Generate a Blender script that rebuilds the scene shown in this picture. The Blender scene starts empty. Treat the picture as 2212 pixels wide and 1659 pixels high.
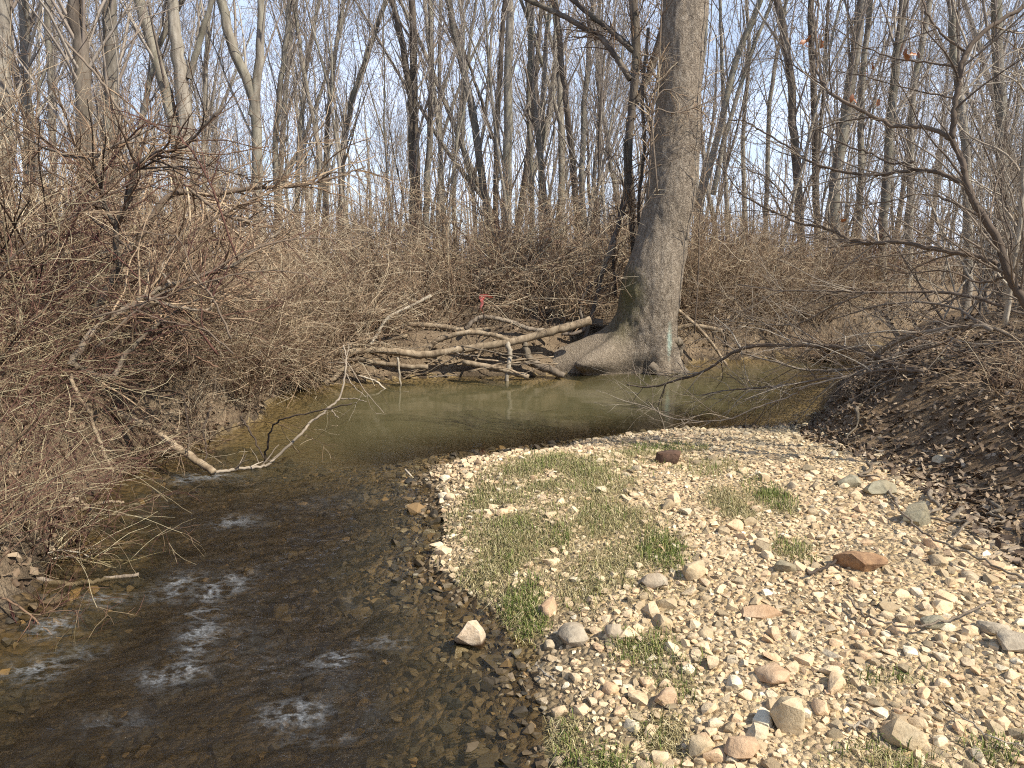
import bpy, bmesh, math
import numpy as np
from mathutils import Vector, Matrix, Euler

SC = bpy.context.scene
COL = SC.collection
PITCH = math.radians(10.0)
EYE = np.array([0.0, 0.0, 1.6])
FPX = 1551.0                      # focal length in units of a 2212-wide picture

# ------------------------------------------------------------------ camera
cam_d = bpy.data.cameras.new('camera')
cam_d.sensor_width = 36.0
cam_d.lens = 36.0 * FPX / 2212.0
cam_d.clip_start = 0.05
cam_d.clip_end = 2000.0
cam = bpy.data.objects.new('camera', cam_d)
cam.location = EYE
cam.rotation_euler = (math.radians(90) - PITCH, 0, 0)
COL.objects.link(cam)
SC.camera = cam

# ------------------------------------------------------------------ sky and sun
SUN_EL = math.radians(47)
SUN_DIR = Vector((0.86, -0.51, 0)).normalized() * math.cos(SUN_EL) + Vector((0, 0, math.sin(SUN_EL)))
W = bpy.data.worlds.new('World')
SC.world = W
W.use_nodes = True
wn = W.node_tree.nodes; wl = W.node_tree.links
wn.clear()
w_out = wn.new('ShaderNodeOutputWorld')
w_bg = wn.new('ShaderNodeBackground'); w_bg.inputs['Strength'].default_value = 0.10
w_sky = wn.new('ShaderNodeTexSky'); w_sky.sky_type = 'NISHITA'; w_sky.sun_disc = False
w_sky.sun_elevation = SUN_EL
w_sky.sun_rotation = math.atan2(SUN_DIR.x, SUN_DIR.y)
w_sky.air_density = 1.0; w_sky.dust_density = 0.4; w_sky.ozone_density = 2.5
w_tc = wn.new('ShaderNodeTexCoord')
w_map = wn.new('ShaderNodeMapping'); w_map.inputs['Scale'].default_value = (2.2, 2.2, 7.0)
w_noise = wn.new('ShaderNodeTexNoise'); w_noise.inputs['Scale'].default_value = 1.6
w_noise.inputs['Detail'].default_value = 7; w_noise.inputs['Roughness'].default_value = 0.6
w_ramp = wn.new('ShaderNodeValToRGB')
w_ramp.color_ramp.elements[0].position = 0.40; w_ramp.color_ramp.elements[0].color = (0.42, 0.42, 0.42, 1)
w_ramp.color_ramp.elements[1].position = 0.64; w_ramp.color_ramp.elements[1].color = (0.85, 0.85, 0.85, 1)
w_mix = wn.new('ShaderNodeMix'); w_mix.data_type = 'RGBA'
w_mix.inputs['B'].default_value = (8.3, 9.4, 11.9, 1)
wl.new(w_tc.outputs['Generated'], w_map.inputs['Vector'])
wl.new(w_map.outputs['Vector'], w_noise.inputs['Vector'])
wl.new(w_noise.outputs['Fac'], w_ramp.inputs['Fac'])
w_sep = wn.new('ShaderNodeSeparateXYZ'); wl.new(w_tc.outputs['Generated'], w_sep.inputs['Vector'])
w_fade = wn.new('ShaderNodeMapRange'); w_fade.inputs['From Min'].default_value = 0.12; w_fade.inputs['From Max'].default_value = 0.65
w_fade.inputs['To Min'].default_value = 1.0; w_fade.inputs['To Max'].default_value = 0.25
wl.new(w_sep.outputs['Z'], w_fade.inputs['Value'])
w_mul = wn.new('ShaderNodeMath'); w_mul.operation = 'MULTIPLY'
wl.new(w_ramp.outputs['Color'], w_mul.inputs[0]); wl.new(w_fade.outputs['Result'], w_mul.inputs[1])
wl.new(w_mul.outputs[0], w_mix.inputs['Factor'])
wl.new(w_sky.outputs['Color'], w_mix.inputs['A'])
wl.new(w_mix.outputs['Result'], w_bg.inputs['Color'])
wl.new(w_bg.outputs['Background'], w_out.inputs['Surface'])

sun_d = bpy.data.lights.new('sun', 'SUN')
sun_d.energy = 5.0; sun_d.angle = math.radians(0.55); sun_d.color = (1.0, 0.935, 0.81)
sun = bpy.data.objects.new('sun', sun_d)
sun.rotation_euler = (-SUN_DIR).to_track_quat('-Z', 'Y').to_euler()
sun.location = (8, -6, 12)
COL.objects.link(sun)

SC.view_settings.view_transform = 'Standard'
SC.view_settings.look = 'None'
SC.view_settings.exposure = 0.65
SC.view_settings.gamma = 1.0
SC.view_settings.use_curve_mapping = False
SC.cycles.use_denoising = False
SC.cycles.use_adaptive_sampling = True
SC.cycles.adaptive_threshold = 0.02
SC.cycles.filter_width = 1.1
SC.cycles.sample_clamp_indirect = 2.0
SC.cycles.sample_clamp_direct = 3.0
SC.cycles.max_bounces = 5
SC.cycles.diffuse_bounces = 2
SC.cycles.glossy_bounces = 2
SC.cycles.transmission_bounces = 2
SC.cycles.transparent_max_bounces = 8
SC.cycles.caustics_reflective = False
SC.cycles.caustics_refractive = False

# ================================================================== helpers
def unit(a):
    return a / np.maximum(np.linalg.norm(a, axis=-1, keepdims=True), 1e-9)

def ray(u, v):
    x = (u - 1106.0) / FPX; y = (829.5 - v) / FPX
    return np.array([x, math.cos(PITCH) + y * math.sin(PITCH), -math.sin(PITCH) + y * math.cos(PITCH)])

def at(u, v, Y):
    """the point in the place seen at picture position (u, v) that lies Y metres ahead"""
    d = ray(u, v)
    return EYE + d * (Y / d[1])

def gnd(u, v, z=0.0):
    d = ray(u, v)
    return EYE + d * ((z - EYE[2]) / d[2])

def _hash(ix, iy, iz, seed):
    n = (ix.astype(np.int64) * 374761393 + iy.astype(np.int64) * 668265263 + iz.astype(np.int64) * 1274126177 + seed * 974711) & 0x7fffffff
    n = ((n ^ (n >> 13)) * 1274126177) & 0x7fffffff
    return ((n ^ (n >> 16)) & 0xffffff) / float(0xffffff)

def vnoise(x, y, z=None, seed=0):
    x = np.asarray(x, float); y = np.asarray(y, float)
    z = np.zeros_like(x) if z is None else np.asarray(z, float)
    fx, fy, fz = np.floor(x), np.floor(y), np.floor(z)
    tx, ty, tz = x - fx, y - fy, z - fz
    tx = tx * tx * (3 - 2 * tx); ty = ty * ty * (3 - 2 * ty); tz = tz * tz * (3 - 2 * tz)
    out = 0
    for a in (0, 1):
        for b in (0, 1):
            for c in (0, 1):
                wgt = (tx if a else 1 - tx) * (ty if b else 1 - ty) * (tz if c else 1 - tz)
                out = out + wgt * _hash(fx + a, fy + b, fz + c, seed)
    return out * 2 - 1

def fbm(x, y, z=None, oct=3, seed=0):
    s, a, f = 0, 1.0, 1.0
    for i in range(oct):
        s = s + a * vnoise(x * f, y * f, None if z is None else z * f, seed + i)
        a *= 0.5; f *= 2.03
    return s

def sstep(a, b, x):
    t = np.clip((x - a) / (b - a), 0, 1)
    return t * t * (3 - 2 * t)

def link(o, parent=None, label=None, cat=None, group=None, kind=None):
    COL.objects.link(o)
    if parent is not None: o.parent = parent
    if label: o['label'] = label
    if cat: o['category'] = cat
    if group: o['group'] = group
    if kind: o['kind'] = kind
    return o

def empty(name, loc=(0, 0, 0), **kw):
    o = bpy.data.objects.new(name, None)
    o.location = loc; o.empty_display_size = 0.1
    return link(o, **kw)

def raw_mesh(name, V, faces, attrs=None, smooth=False, mat=None):
    """faces: list of (F, k) index arrays"""
    me = bpy.data.meshes.new(name)
    V = np.ascontiguousarray(V, dtype=np.float32)
    me.vertices.add(len(V)); me.vertices.foreach_set('co', V.ravel())
    idx = np.concatenate([f.ravel() for f in faces]).astype(np.int32)
    starts = []; s = 0
    for f in faces:
        starts.append(np.arange(len(f), dtype=np.int32) * f.shape[1] + s); s += f.size
    starts = np.concatenate(starts)
    me.loops.add(len(idx)); me.loops.foreach_set('vertex_index', idx)
    me.polygons.add(len(starts)); me.polygons.foreach_set('loop_start', starts)
    if smooth:
        me.polygons.foreach_set('use_smooth', np.ones(len(starts), dtype=bool))
    else:
        me.polygons.foreach_set('use_smooth', np.zeros(len(starts), dtype=bool))
    me.update(calc_edges=True)
    for k, a in (attrs or {}).items():
        at_ = me.attributes.new(k, 'FLOAT', 'POINT')
        at_.data.foreach_set('value', np.ascontiguousarray(a, dtype=np.float32))
    if mat is not None: me.materials.append(mat)
    return me

def mobj(name, me, parent=None, **kw):
    return link(bpy.data.objects.new(name, me), parent=parent, **kw)

class Tubes:
    """collects tapered tubes (one plant's wood) and builds one mesh"""
    def __init__(self): self.V = []; self.F = []; self.T = []; self.n = 0
    def add(self, P, R, k=3, tone=None):
        P = np.asarray(P, float); R = np.asarray(R, float)
        if P.ndim == 2: P = P[None]; R = R[None]
        M, N, _ = P.shape
        if M == 0: return
        T = unit(np.gradient(P, axis=1))
        mt = unit(T.mean(axis=1))
        ref = np.where(np.abs(mt[:, 2:3]) < 0.75, np.array([[0, 0, 1.0]]), np.array([[1.0, 0.2, 0]]))
        U = unit(ref[:, None, :] - T * (T * ref[:, None, :]).sum(-1, keepdims=True))
        B = np.cross(T, U)
        a = np.arange(k) * (2 * math.pi / k)
        ring = P[:, :, None, :] + R[:, :, None, None] * (np.cos(a)[None, None, :, None] * U[:, :, None, :] + np.sin(a)[None, None, :, None] * B[:, :, None, :])
        self.V.append(ring.reshape(-1, 3))
        m = np.arange(M)[:, None, None] * (N * k); n = np.arange(N - 1)[None, :, None] * k; j = np.arange(k)[None, None, :]
        j2 = (j + 1) % k
        q = np.stack([m + n + j, m + n + j2, m + n + k + j2, m + n + k + j], -1).reshape(-1, 4) + self.n
        self.F.append(q); self.n += M * N * k
        t = np.zeros(M) if tone is None else np.broadcast_to(np.asarray(tone, float), (M,))
        self.T.append(np.repeat(t, N * k))
    def shift(self, off):
        for v in self.V: v -= off
        return self
    def mesh(self, name, mat, smooth=True):
        return raw_mesh(name, np.concatenate(self.V), [np.concatenate(self.F)], {'tone': np.concatenate(self.T)}, smooth, mat)

def grow(rng, start, d, length, r0, r1, n, wig=0.12, trop=(0, 0, 0)):
    start = np.asarray(start, float); d = unit(np.asarray(d, float)); M = len(start)
    length = np.broadcast_to(np.asarray(length, float), (M,)); trop = np.asarray(trop, float)
    pts = [start]; p = start
    for i in range(n):
        d = unit(d + wig * rng.normal(size=(M, 3)) + trop)
        p = p + d * (length / n)[:, None]
        pts.append(p)
    P = np.stack(pts, 1)
    t = np.linspace(0, 1, n + 1)[None, :]
    R = np.broadcast_to(np.asarray(r0, float), (M,))[:, None] * (1 - t) + np.broadcast_to(np.asarray(r1, float), (M,))[:, None] * t
    return P, R

def spawn(rng, P, R, K, t0=0.2, t1=0.98, a0=25, a1=70, up=0.0):
    M, N, _ = P.shape
    ln = np.linalg.norm(P[:, -1] - P[:, 0], axis=1); w = ln / ln.sum()
    i = rng.choice(M, K, p=w)
    t = rng.uniform(t0, t1, K) * (N - 1); s = np.minimum(t.astype(int), N - 2); f = (t - s)[:, None]
    pos = P[i, s] * (1 - f) + P[i, s + 1] * f
    rad = R[i, s] * (1 - f[:, 0]) + R[i, s + 1] * f[:, 0]
    tan = unit(P[i, s + 1] - P[i, s])
    perp = unit(np.cross(tan, unit(rng.normal(size=(K, 3)))))
    a = np.radians(rng.uniform(a0, a1, K))[:, None]
    d = tan * np.cos(a) + perp * np.sin(a)
    d = unit(d + np.array([0, 0, up]))
    return pos, d, rad, i

def smooth_line(pts, n=6, jitter=0.0, rng=None):
    """Catmull-Rom through the points; rows may carry radius in column 3"""
    p = np.asarray(pts, float)
    q = np.vstack([2 * p[0] - p[1], p, 2 * p[-1] - p[-2]])
    out = []
    for i in range(1, len(q) - 2):
        for t in np.linspace(0, 1, n, endpoint=False):
            a, b, c, d = q[i - 1], q[i], q[i + 1], q[i + 2]
            out.append(0.5 * (2 * b + (c - a) * t + (2 * a - 5 * b + 4 * c - d) * t * t + (-a + 3 * b - 3 * c + d) * t ** 3))
    out.append(q[-2])
    out = np.array(out)
    if jitter and rng is not None: out[1:-1, :3] += rng.normal(size=(len(out) - 2, 3)) * jitter
    return out

# ------------------------------------------------------------------ materials
def new_mat(name):
    m = bpy.data.materials.new(name); m.use_nodes = True
    nt = m.node_tree
    return m, nt.nodes, nt.links, nt.nodes['Principled BSDF']

def ramp(nodes, stops):
    r = nodes.new('ShaderNodeValToRGB')
    e = r.color_ramp.elements
    while len(e) < len(stops): e.new(0.5)
    for k, (p, c) in enumerate(stops):
        e[k].position = p; e[k].color = (*c, 1)
    return r

def noise(nodes, links, scale, detail=4, rough=0.55, vec=None, stretch=None):
    n = nodes.new('ShaderNodeTexNoise'); n.inputs['Scale'].default_value = scale
    n.inputs['Detail'].default_value = detail; n.inputs['Roughness'].default_value = rough
    tc = nodes.new('ShaderNodeNewGeometry') if vec is None else None
    src = tc.outputs['Position'] if vec is None else vec
    if stretch:
        mp = nodes.new('ShaderNodeMapping'); mp.inputs['Scale'].default_value = stretch
        links.new(src, mp.inputs['Vector']); src = mp.outputs['Vector']
    links.new(src, n.inputs['Vector'])
    return n

def mixc(nodes, links, fac, a, b, mode='MIX'):
    m = nodes.new('ShaderNodeMix'); m.data_type = 'RGBA'; m.blend_type = mode
    for sock, val in (('Factor', fac), ('A', a), ('B', b)):
        if hasattr(val, 'is_linked'): links.new(val, m.inputs[sock])
        elif sock == 'Factor': m.inputs[sock].default_value = val
        else: m.inputs[sock].default_value = (*val, 1)
    return m.outputs['Result']

def math_(nodes, links, op, a, b=None):
    m = nodes.new('ShaderNodeMath'); m.operation = op
    for i, val in enumerate((a, b)):
        if val is None: continue
        if hasattr(val, 'is_linked'): links.new(val, m.inputs[i])
        else: m.inputs[i].default_value = val
    return m.outputs[0]

def attr(nodes, name):
    a = nodes.new('ShaderNodeAttribute'); a.attribute_name = name
    return a.outputs['Fac']

def bump(nodes, links, bsdf, h, strength=0.5, dist=0.01):
    b = nodes.new('ShaderNodeBump'); b.inputs['Strength'].default_value = strength; b.inputs['Distance'].default_value = dist
    links.new(h, b.inputs['Height']); links.new(b.outputs['Normal'], bsdf.inputs['Normal'])
    return b

def twig_mat(name, stops, rough=0.85, var=0.35):
    m, n, l, b = new_mat(name)
    oi = n.new('ShaderNodeObjectInfo')
    sh = math_(n, l, 'MULTIPLY', math_(n, l, 'SUBTRACT', oi.outputs['Random'], 0.5), 0.12)
    r = ramp(n, stops); l.new(math_(n, l, 'ADD', attr(n, 'tone'), sh), r.inputs['Fac'])
    nz = noise(n, l, 9.0, 3)
    c = mixc(n, l, var, r.outputs['Color'], nz.outputs['Color'], 'OVERLAY')
    hs = n.new('ShaderNodeHueSaturation'); hs.inputs['Saturation'].default_value = 1.0
    l.new(r.outputs['Color'], hs.inputs['Color'])
    val = math_(n, l, 'ADD', math_(n, l, 'MULTIPLY', nz.outputs['Fac'], 0.9), 0.55)
    l.new(val, hs.inputs['Value'])
    l.new(hs.outputs['Color'], b.inputs['Base Color'])
    b.inputs['Roughness'].default_value = rough
    b.inputs['Specular IOR Level'].default_value = 0.25
    return m

M_THICKET = twig_mat('thicket_twig', [(0.0, (0.030, 0.021, 0.015)), (0.25, (0.12, 0.073, 0.046)), (0.5, (0.28, 0.188, 0.117)), (0.76, (0.44, 0.335, 0.22)), (1.0, (0.62, 0.52, 0.36))])
M_CANE = twig_mat('red_cane', [(0.0, (0.055, 0.020, 0.018)), (0.28, (0.13, 0.066, 0.047)), (0.58, (0.23, 0.165, 0.095)), (0.84, (0.38, 0.32, 0.20)), (1.0, (0.54, 0.46, 0.30))])
M_GREYTWIG = twig_mat('grey_twig', [(0.0, (0.06, 0.043, 0.032)), (0.4, (0.155, 0.115, 0.082)), (0.7, (0.29, 0.235, 0.175)), (1.0, (0.44, 0.38, 0.295))])
M_TREETWIG = twig_mat('tree_twig', [(0.0, (0.10, 0.078, 0.062)), (0.5, (0.23, 0.185, 0.15)), (1.0, (0.37, 0.325, 0.27))])

def bark_mat(name, dark, mid, light, scale=6.0, green=0.25, bstr=0.7, bdist=0.02):
    m, n, l, b = new_mat(name)
    tc = n.new('ShaderNodeTexCoord'); vec = tc.outputs['Object']
    n1 = noise(n, l, scale, 6, 0.65, vec, (1, 1, 0.22))
    n2 = noise(n, l, scale * 0.25, 3, 0.5, vec, (1, 1, 0.5))
    n3 = noise(n, l, scale * 9, 3, 0.6, vec, (1, 1, 0.4))
    r = ramp(n, [(0.3, dark), (0.5, mid), (0.72, light)])
    l.new(n1.outputs['Fac'], r.inputs['Fac'])
    r2 = ramp(n, [(0.45, (0, 0, 0)), (0.68, (1, 1, 1))]); l.new(n2.outputs['Fac'], r2.inputs['Fac'])
    f = math_(n, l, 'MULTIPLY', r2.outputs['Color'], green)
    c = mixc(n, l, f, r.outputs['Color'], (0.17, 0.18, 0.10))
    oi = n.new('ShaderNodeObjectInfo')
    hs = n.new('ShaderNodeHueSaturation'); l.new(c, hs.inputs['Color'])
    l.new(math_(n, l, 'ADD', math_(n, l, 'MULTIPLY', oi.outputs['Random'], 0.5), 0.75), hs.inputs['Value'])
    l.new(hs.outputs['Color'], b.inputs['Base Color'])
    b.inputs['Roughness'].default_value = 0.9; b.inputs['Specular IOR Level'].default_value = 0.2
    h = math_(n, l, 'ADD', n1.outputs['Fac'], math_(n, l, 'MULTIPLY', n3.outputs['Fac'], 0.4))
    bump(n, l, b, h, bstr, bdist)
    return m

M_BARK = bark_mat('grey_bark', (0.095, 0.078, 0.062), (0.215, 0.187, 0.152), (0.355, 0.32, 0.265), 9.0, 0.3)
M_BARKDARK = bark_mat('dark_bark', (0.055, 0.042, 0.034), (0.12, 0.095, 0.075), (0.20, 0.165, 0.13), 8.0, 0.15)
M_DRIFT = bark_mat('weathered_wood', (0.085, 0.06, 0.038), (0.22, 0.165, 0.108), (0.37, 0.295, 0.205), 10.0, 0.05, 0.6, 0.012)
M_PALE = bark_mat('pale_stripped_wood', (0.20, 0.16, 0.115), (0.37, 0.315, 0.24), (0.52, 0.455, 0.36), 14.0, 0.02, 0.4, 0.006)
M_ROOT = bark_mat('root_bark', (0.085, 0.065, 0.047), (0.19, 0.15, 0.11), (0.29, 0.235, 0.175), 9.0, 0.1, 0.8, 0.02)

# ================================================================== terrain
def poly_dist(px, py, poly):
    """signed distance, negative inside"""
    px = np.asarray(px, float); py = np.asarray(py, float)
    best = np.full(px.shape, 1e9); inside = np.zeros(px.shape, bool)
    m = len(poly)
    for i in range(m):
        ax, ay = poly[i]; bx, by = poly[(i + 1) % m]
        ex, ey = bx - ax, by - ay
        t = np.clip(((px - ax) * ex + (py - ay) * ey) / (ex * ex + ey * ey + 1e-12), 0, 1)
        best = np.minimum(best, (px - ax - t * ex) ** 2 + (py - ay - t * ey) ** 2)
        c = (ay > py) != (by > py)
        inside ^= c & (px < ex * (py - ay) / (ey if abs(ey) > 1e-12 else 1e-12) + ax)
    d = np.sqrt(best)
    return np.where(inside, -d, d)

def pxs(lst, z=0.0):
    return [tuple(gnd(u, v, z)[:2]) for u, v in lst]

bar_shore = pxs([(1190, 1650), (1172, 1540), (1150, 1450), (1105, 1385), (1060, 1322), (975, 1262), (925, 1222), (962, 1160),
                 (950, 1090), (935, 1040), (925, 1008), (1000, 992), (1170, 972), (1300, 950), (1440, 930), (1600, 925), (1745, 918)])
far_shore = pxs([(1950, 738), (1790, 760), (1640, 775), (1520, 778), (1440, 792)]) + [(2.3, 10.7), (1.9, 10.65), (1.2, 10.5), (0.75, 10.1), (0.5, 9.8)] + \
    pxs([(1150, 812), (1000, 812), (850, 818), (720, 830), (620, 846), (575, 875), (560, 905), (450, 950), (330, 985), (240, 1040), (180, 1085), (140, 1130), (115, 1200), (60, 1290), (0, 1350)])
right_far = [(3.05, 7.0), (3.6, 8.0), (4.5, 9.6), (6.0, 11.4), (9, 13.3), (14, 15.6), (40, 22.5)]
WATER_POLY = [(0.35, -6), (0.25, 1.2)] + bar_shore + right_far + [(40, 27), (14, 19.0)] + far_shore + [(-2.35, 2.0), (-2.4, -6)]
bar_base = pxs([(1765, 926), (1850, 965), (1960, 1030), (2080, 1110), (2212, 1215)], 0.22)
BAR_POLY = [(0.35, -6), (0.25, 1.2)] + bar_shore + bar_base + [(2.35, 1.8), (2.6, -6)]

def side_right(x, y):
    mid = np.interp(x, [-1, 0, 3, 4.6, 8, 14, 40], [-8, 7.4, 8.9, 10.9, 13.4, 17.2, 24.7])
    return (x > -0.2) & (y < mid)

def terrain(x, y):
    x = np.asarray(x, float); y = np.asarray(y, float)
    dw = poly_dist(x, y, WATER_POLY)
    db = poly_dist(x, y, BAR_POLY)
    du = np.minimum(np.where(dw < 0, 0, dw), np.where(db < 0, 0, db))
    right = side_right(x, y)
    n1 = fbm(x * 0.8, y * 0.8, oct=3, seed=3); n2 = fbm(x * 4.0, y * 4.0, oct=3, seed=9)
    # under water: a deep pool below the far bank, a shallow riffle near the camera
    pool = sstep(5.0, 7.0, y + 0.35 * x) * (1 - sstep(3.0, 6.0, x) * 0.6)
    depth = 0.004 + (0.13 + 0.06 * sstep(-0.5, -1.8, x)) * sstep(-0.1, 0.9, -dw) + 0.50 * pool * sstep(0.15, 1.7, -dw)
    zb = -depth + 0.018 * n2
    # gravel bar
    zbar = 0.002 + 0.26 * (1 - np.exp(-np.maximum(dw, 0) / 1.0)) + 0.03 * n1 + 0.010 * n2
    mound = np.exp(-(((x - 0.3) / 0.75) ** 2 + ((y - 4.55) / 0.8) ** 2))
    zbar = zbar + 0.07 * mound * sstep(0.0, 0.4, dw)
    # banks
    steep = np.where(right, 0.50 * sstep(0.0, 1.0, du) + 0.22 * sstep(5.0, 6.2, y) * (sstep(0.0, 0.3, du) - sstep(0.3, 1.4, du) * 0.5), 0.55 * sstep(-0.02, 0.35, du)) + np.where(right, 0.45, 0.42) * sstep(0.3, 2.4, du)
    zbank = 0.02 + steep + 0.10 * n1 * sstep(0, 1.2, du) + 0.02 * n2 + 0.18 * sstep(4, 14, du)
    near_bar = np.exp(-np.maximum(db, 0) / 0.5) * right
    zbank = zbank + near_bar * np.clip(zbar - 0.02, 0, 0.3)
    z = np.where(dw < 0, zb, np.where(db < 0, zbar, zbank))
    return z, dw, db, right

def H(x, y):
    return terrain(np.atleast_1d(x), np.atleast_1d(y))[0]

def axis(segs):
    out = [segs[0][0]]
    for a, b, s in segs:
        k = max(1, int(round((b - a) / s)))
        out += list(np.linspace(a, b, k + 1)[1:])
    return np.array(out)

gx = axis([(-160, -30, 10), (-30, -8, 1.0), (-8, -3.4, 0.12), (-3.4, 4.6, 0.045), (4.6, 9, 0.12), (9, 30, 1.0), (30, 160, 10)])
gy = axis([(-14, 0, 1.0), (0, 1.4, 0.15), (1.4, 8.0, 0.045), (8.0, 11.5, 0.06), (11.5, 20, 0.2), (20, 50, 1.5), (50, 260, 10)])
GX, GY = np.meshgrid(gx, gy)
GZ, GDW, GDB, GR = terrain(GX, GY)
nx, ny = len(gx), len(gy)
gi = np.arange(nx * ny).reshape(ny, nx)
quads = np.stack([gi[:-1, :-1], gi[:-1, 1:], gi[1:, 1:], gi[1:, :-1]], -1).reshape(-1, 4)
GV = np.stack([GX, GY, GZ], -1).reshape(-1, 3)
def qmean(a): return a.reshape(-1)[quads].mean(1)
qdw, qdb, qr = qmean(GDW), qmean(GDB), qmean(GR.astype(float)) > 0.5
cls = np.where(qdw < 0.0, 0, np.where(qdb < 0.0, 1, np.where(qr, 2, 3)))

def ground_mat(name, stops, sc=3.0, bstr=0.6, bdist=0.03, peb=0.0, wet=True):
    m, n, l, b = new_mat(name)
    n1 = noise(n, l, sc, 8, 0.62); n2 = noise(n, l, sc * 12, 5, 0.7)
    f = math_(n, l, 'ADD', math_(n, l, 'MULTIPLY', n1.outputs['Fac'], 0.6), math_(n, l, 'MULTIPLY', n2.outputs['Fac'], 0.4))
    r = ramp(n, stops); l.new(f, r.inputs['Fac'])
    c = r.outputs['Color']
    h = n2.outputs['Fac']
    if peb:
        v = n.new('ShaderNodeTexVoronoi'); v.inputs['Scale'].default_value = peb
        g = n.new('ShaderNodeNewGeometry'); l.new(g.outputs['Position'], v.inputs['Vector'])
        vr = ramp(n, [(0.0, (0.55, 0.5, 0.42)), (0.5, (1, 1, 1)), (1.0, (1.35, 1.25, 1.05))])
        sp = n.new('ShaderNodeSeparateColor'); l.new(v.outputs['Color'], sp.inputs['Color'])
        l.new(sp.outputs['Red'], vr.inputs['Fac'])
        c = mixc(n, l, 0.8, c, vr.outputs['Color'], 'MULTIPLY')
        h = math_(n, l, 'SUBTRACT', h, math_(n, l, 'MULTIPLY', v.outputs['Distance'], 1.2))
    if wet:       # soil soaked by the stream: darker and glossier up to a few centimetres above the water
        g2 = n.new('ShaderNodeNewGeometry'); s2 = n.new('ShaderNodeSeparateXYZ'); l.new(g2.outputs['Position'], s2.inputs['Vector'])
        mr = n.new('ShaderNodeMapRange'); mr.inputs['From Min'].default_value = 0.02; mr.inputs['From Max'].default_value = 0.10
        mr.inputs['To Min'].default_value = 0.45; mr.inputs['To Max'].default_value = 1.0
        l.new(math_(n, l, 'ADD', s2.outputs['Z'], math_(n, l, 'MULTIPLY', math_(n, l, 'SUBTRACT', n1.outputs['Fac'], 0.5), 0.12)), mr.inputs['Value'])
        hs = n.new('ShaderNodeHueSaturation'); l.new(c, hs.inputs['Color']); l.new(mr.outputs['Result'], hs.inputs['Value'])
        c = hs.outputs['Color']
    l.new(c, b.inputs['Base Color'])
    b.inputs['Roughness'].default_value = 0.9; b.inputs['Specular IOR Level'].default_value = 0.25
    bump(n, l, b, h, bstr, bdist)
    return m

M_BED = ground_mat('bed_silt', [(0.25, (0.03, 0.022, 0.013)), (0.5, (0.085, 0.058, 0.03)), (0.75, (0.19, 0.13, 0.065))], 1.6, 0.9, 0.05, 22.0, wet=False)
n_, l_ = M_BED.node_tree.nodes, M_BED.node_tree.links
b_ = n_['Principled BSDF']; src_ = b_.inputs['Base Color'].links[0].from_socket
g_ = n_.new('ShaderNodeNewGeometry'); sp_ = n_.new('ShaderNodeSeparateXYZ'); l_.new(g_.outputs['Position'], sp_.inputs['Vector'])
mr_ = n_.new('ShaderNodeMapRange'); mr_.inputs['From Min'].default_value = 4.6; mr_.inputs['From Max'].default_value = 6.2
l_.new(math_(n_, l_, 'ADD', sp_.outputs['Y'], math_(n_, l_, 'MULTIPLY', sp_.outputs['X'], 0.3)), mr_.inputs['Value'])
sand_ = mixc(n_, l_, 0.55, src_, (0.34, 0.25, 0.13))
l_.new(mixc(n_, l_, mr_.outputs['Result'], src_, sand_), b_.inputs['Base Color'])
M_SOIL = ground_mat('bar_soil', [(0.25, (0.30, 0.215, 0.125)), (0.5, (0.48, 0.365, 0.225)), (0.75, (0.62, 0.49, 0.32))], 3.0, 0.9, 0.03, 40.0)
M_BANK = ground_mat('bank_soil', [(0.3, (0.10, 0.066, 0.040)), (0.5, (0.22, 0.15, 0.088)), (0.75, (0.36, 0.26, 0.155))], 2.5, 1.0, 0.05)
M_FLOOR = ground_mat('leafy_floor', [(0.28, (0.085, 0.058, 0.037)), (0.5, (0.20, 0.145, 0.092)), (0.75, (0.35, 0.27, 0.18))], 2.2, 1.0, 0.05)
n_, l_ = M_SOIL.node_tree.nodes, M_SOIL.node_tree.links
b_ = n_['Principled BSDF']; src_ = b_.inputs['Base Color'].links[0].from_socket
nt_ = noise(n_, l_, 30, 4, 0.7)
tf_ = math_(n_, l_, 'MULTIPLY', attr(n_, 'turf'), math_(n_, l_, 'ADD', nt_.outputs['Fac'], 0.35))
l_.new(mixc(n_, l_, tf_, src_, (0.15, 0.125, 0.05)), b_.inputs['Base Color'])
for c_, nm, mt in ((0, 'stream_bed', M_BED), (1, 'gravel_bar', M_SOIL), (2, 'right_bank_ground', M_BANK), (3, 'woodland_ground', M_FLOOR)):
    q = quads[cls == c_]
    used, inv = np.unique(q, return_inverse=True)
    me = raw_mesh(nm, GV[used], [inv.reshape(-1, 4)], None, True, mt)
    o = mobj(nm, me, kind='structure')
    if c_ == 1: BAR = o
    if c_ == 2: RBANK = o
    if c_ == 3: FLOOR = o
    if c_ == 0: BED = o

# ------------------------------------------------------------------ water
wx = axis([(-3.2, 1.8, 0.022), (1.8, 4.5, 0.06), (4.5, 40, 0.6)])
wy = axis([(-6, 1.4, 0.3), (1.4, 5.5, 0.022), (5.5, 11.5, 0.05), (11.5, 27, 0.4)])
WX, WY = np.meshgrid(wx, wy)
WH, WDW, _, _ = terrain(WX, WY)
riff = (1 - sstep(4.2, 5.9, WY + 0.12 * WX)) * sstep(0.0, 0.7, -WDW)
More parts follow.
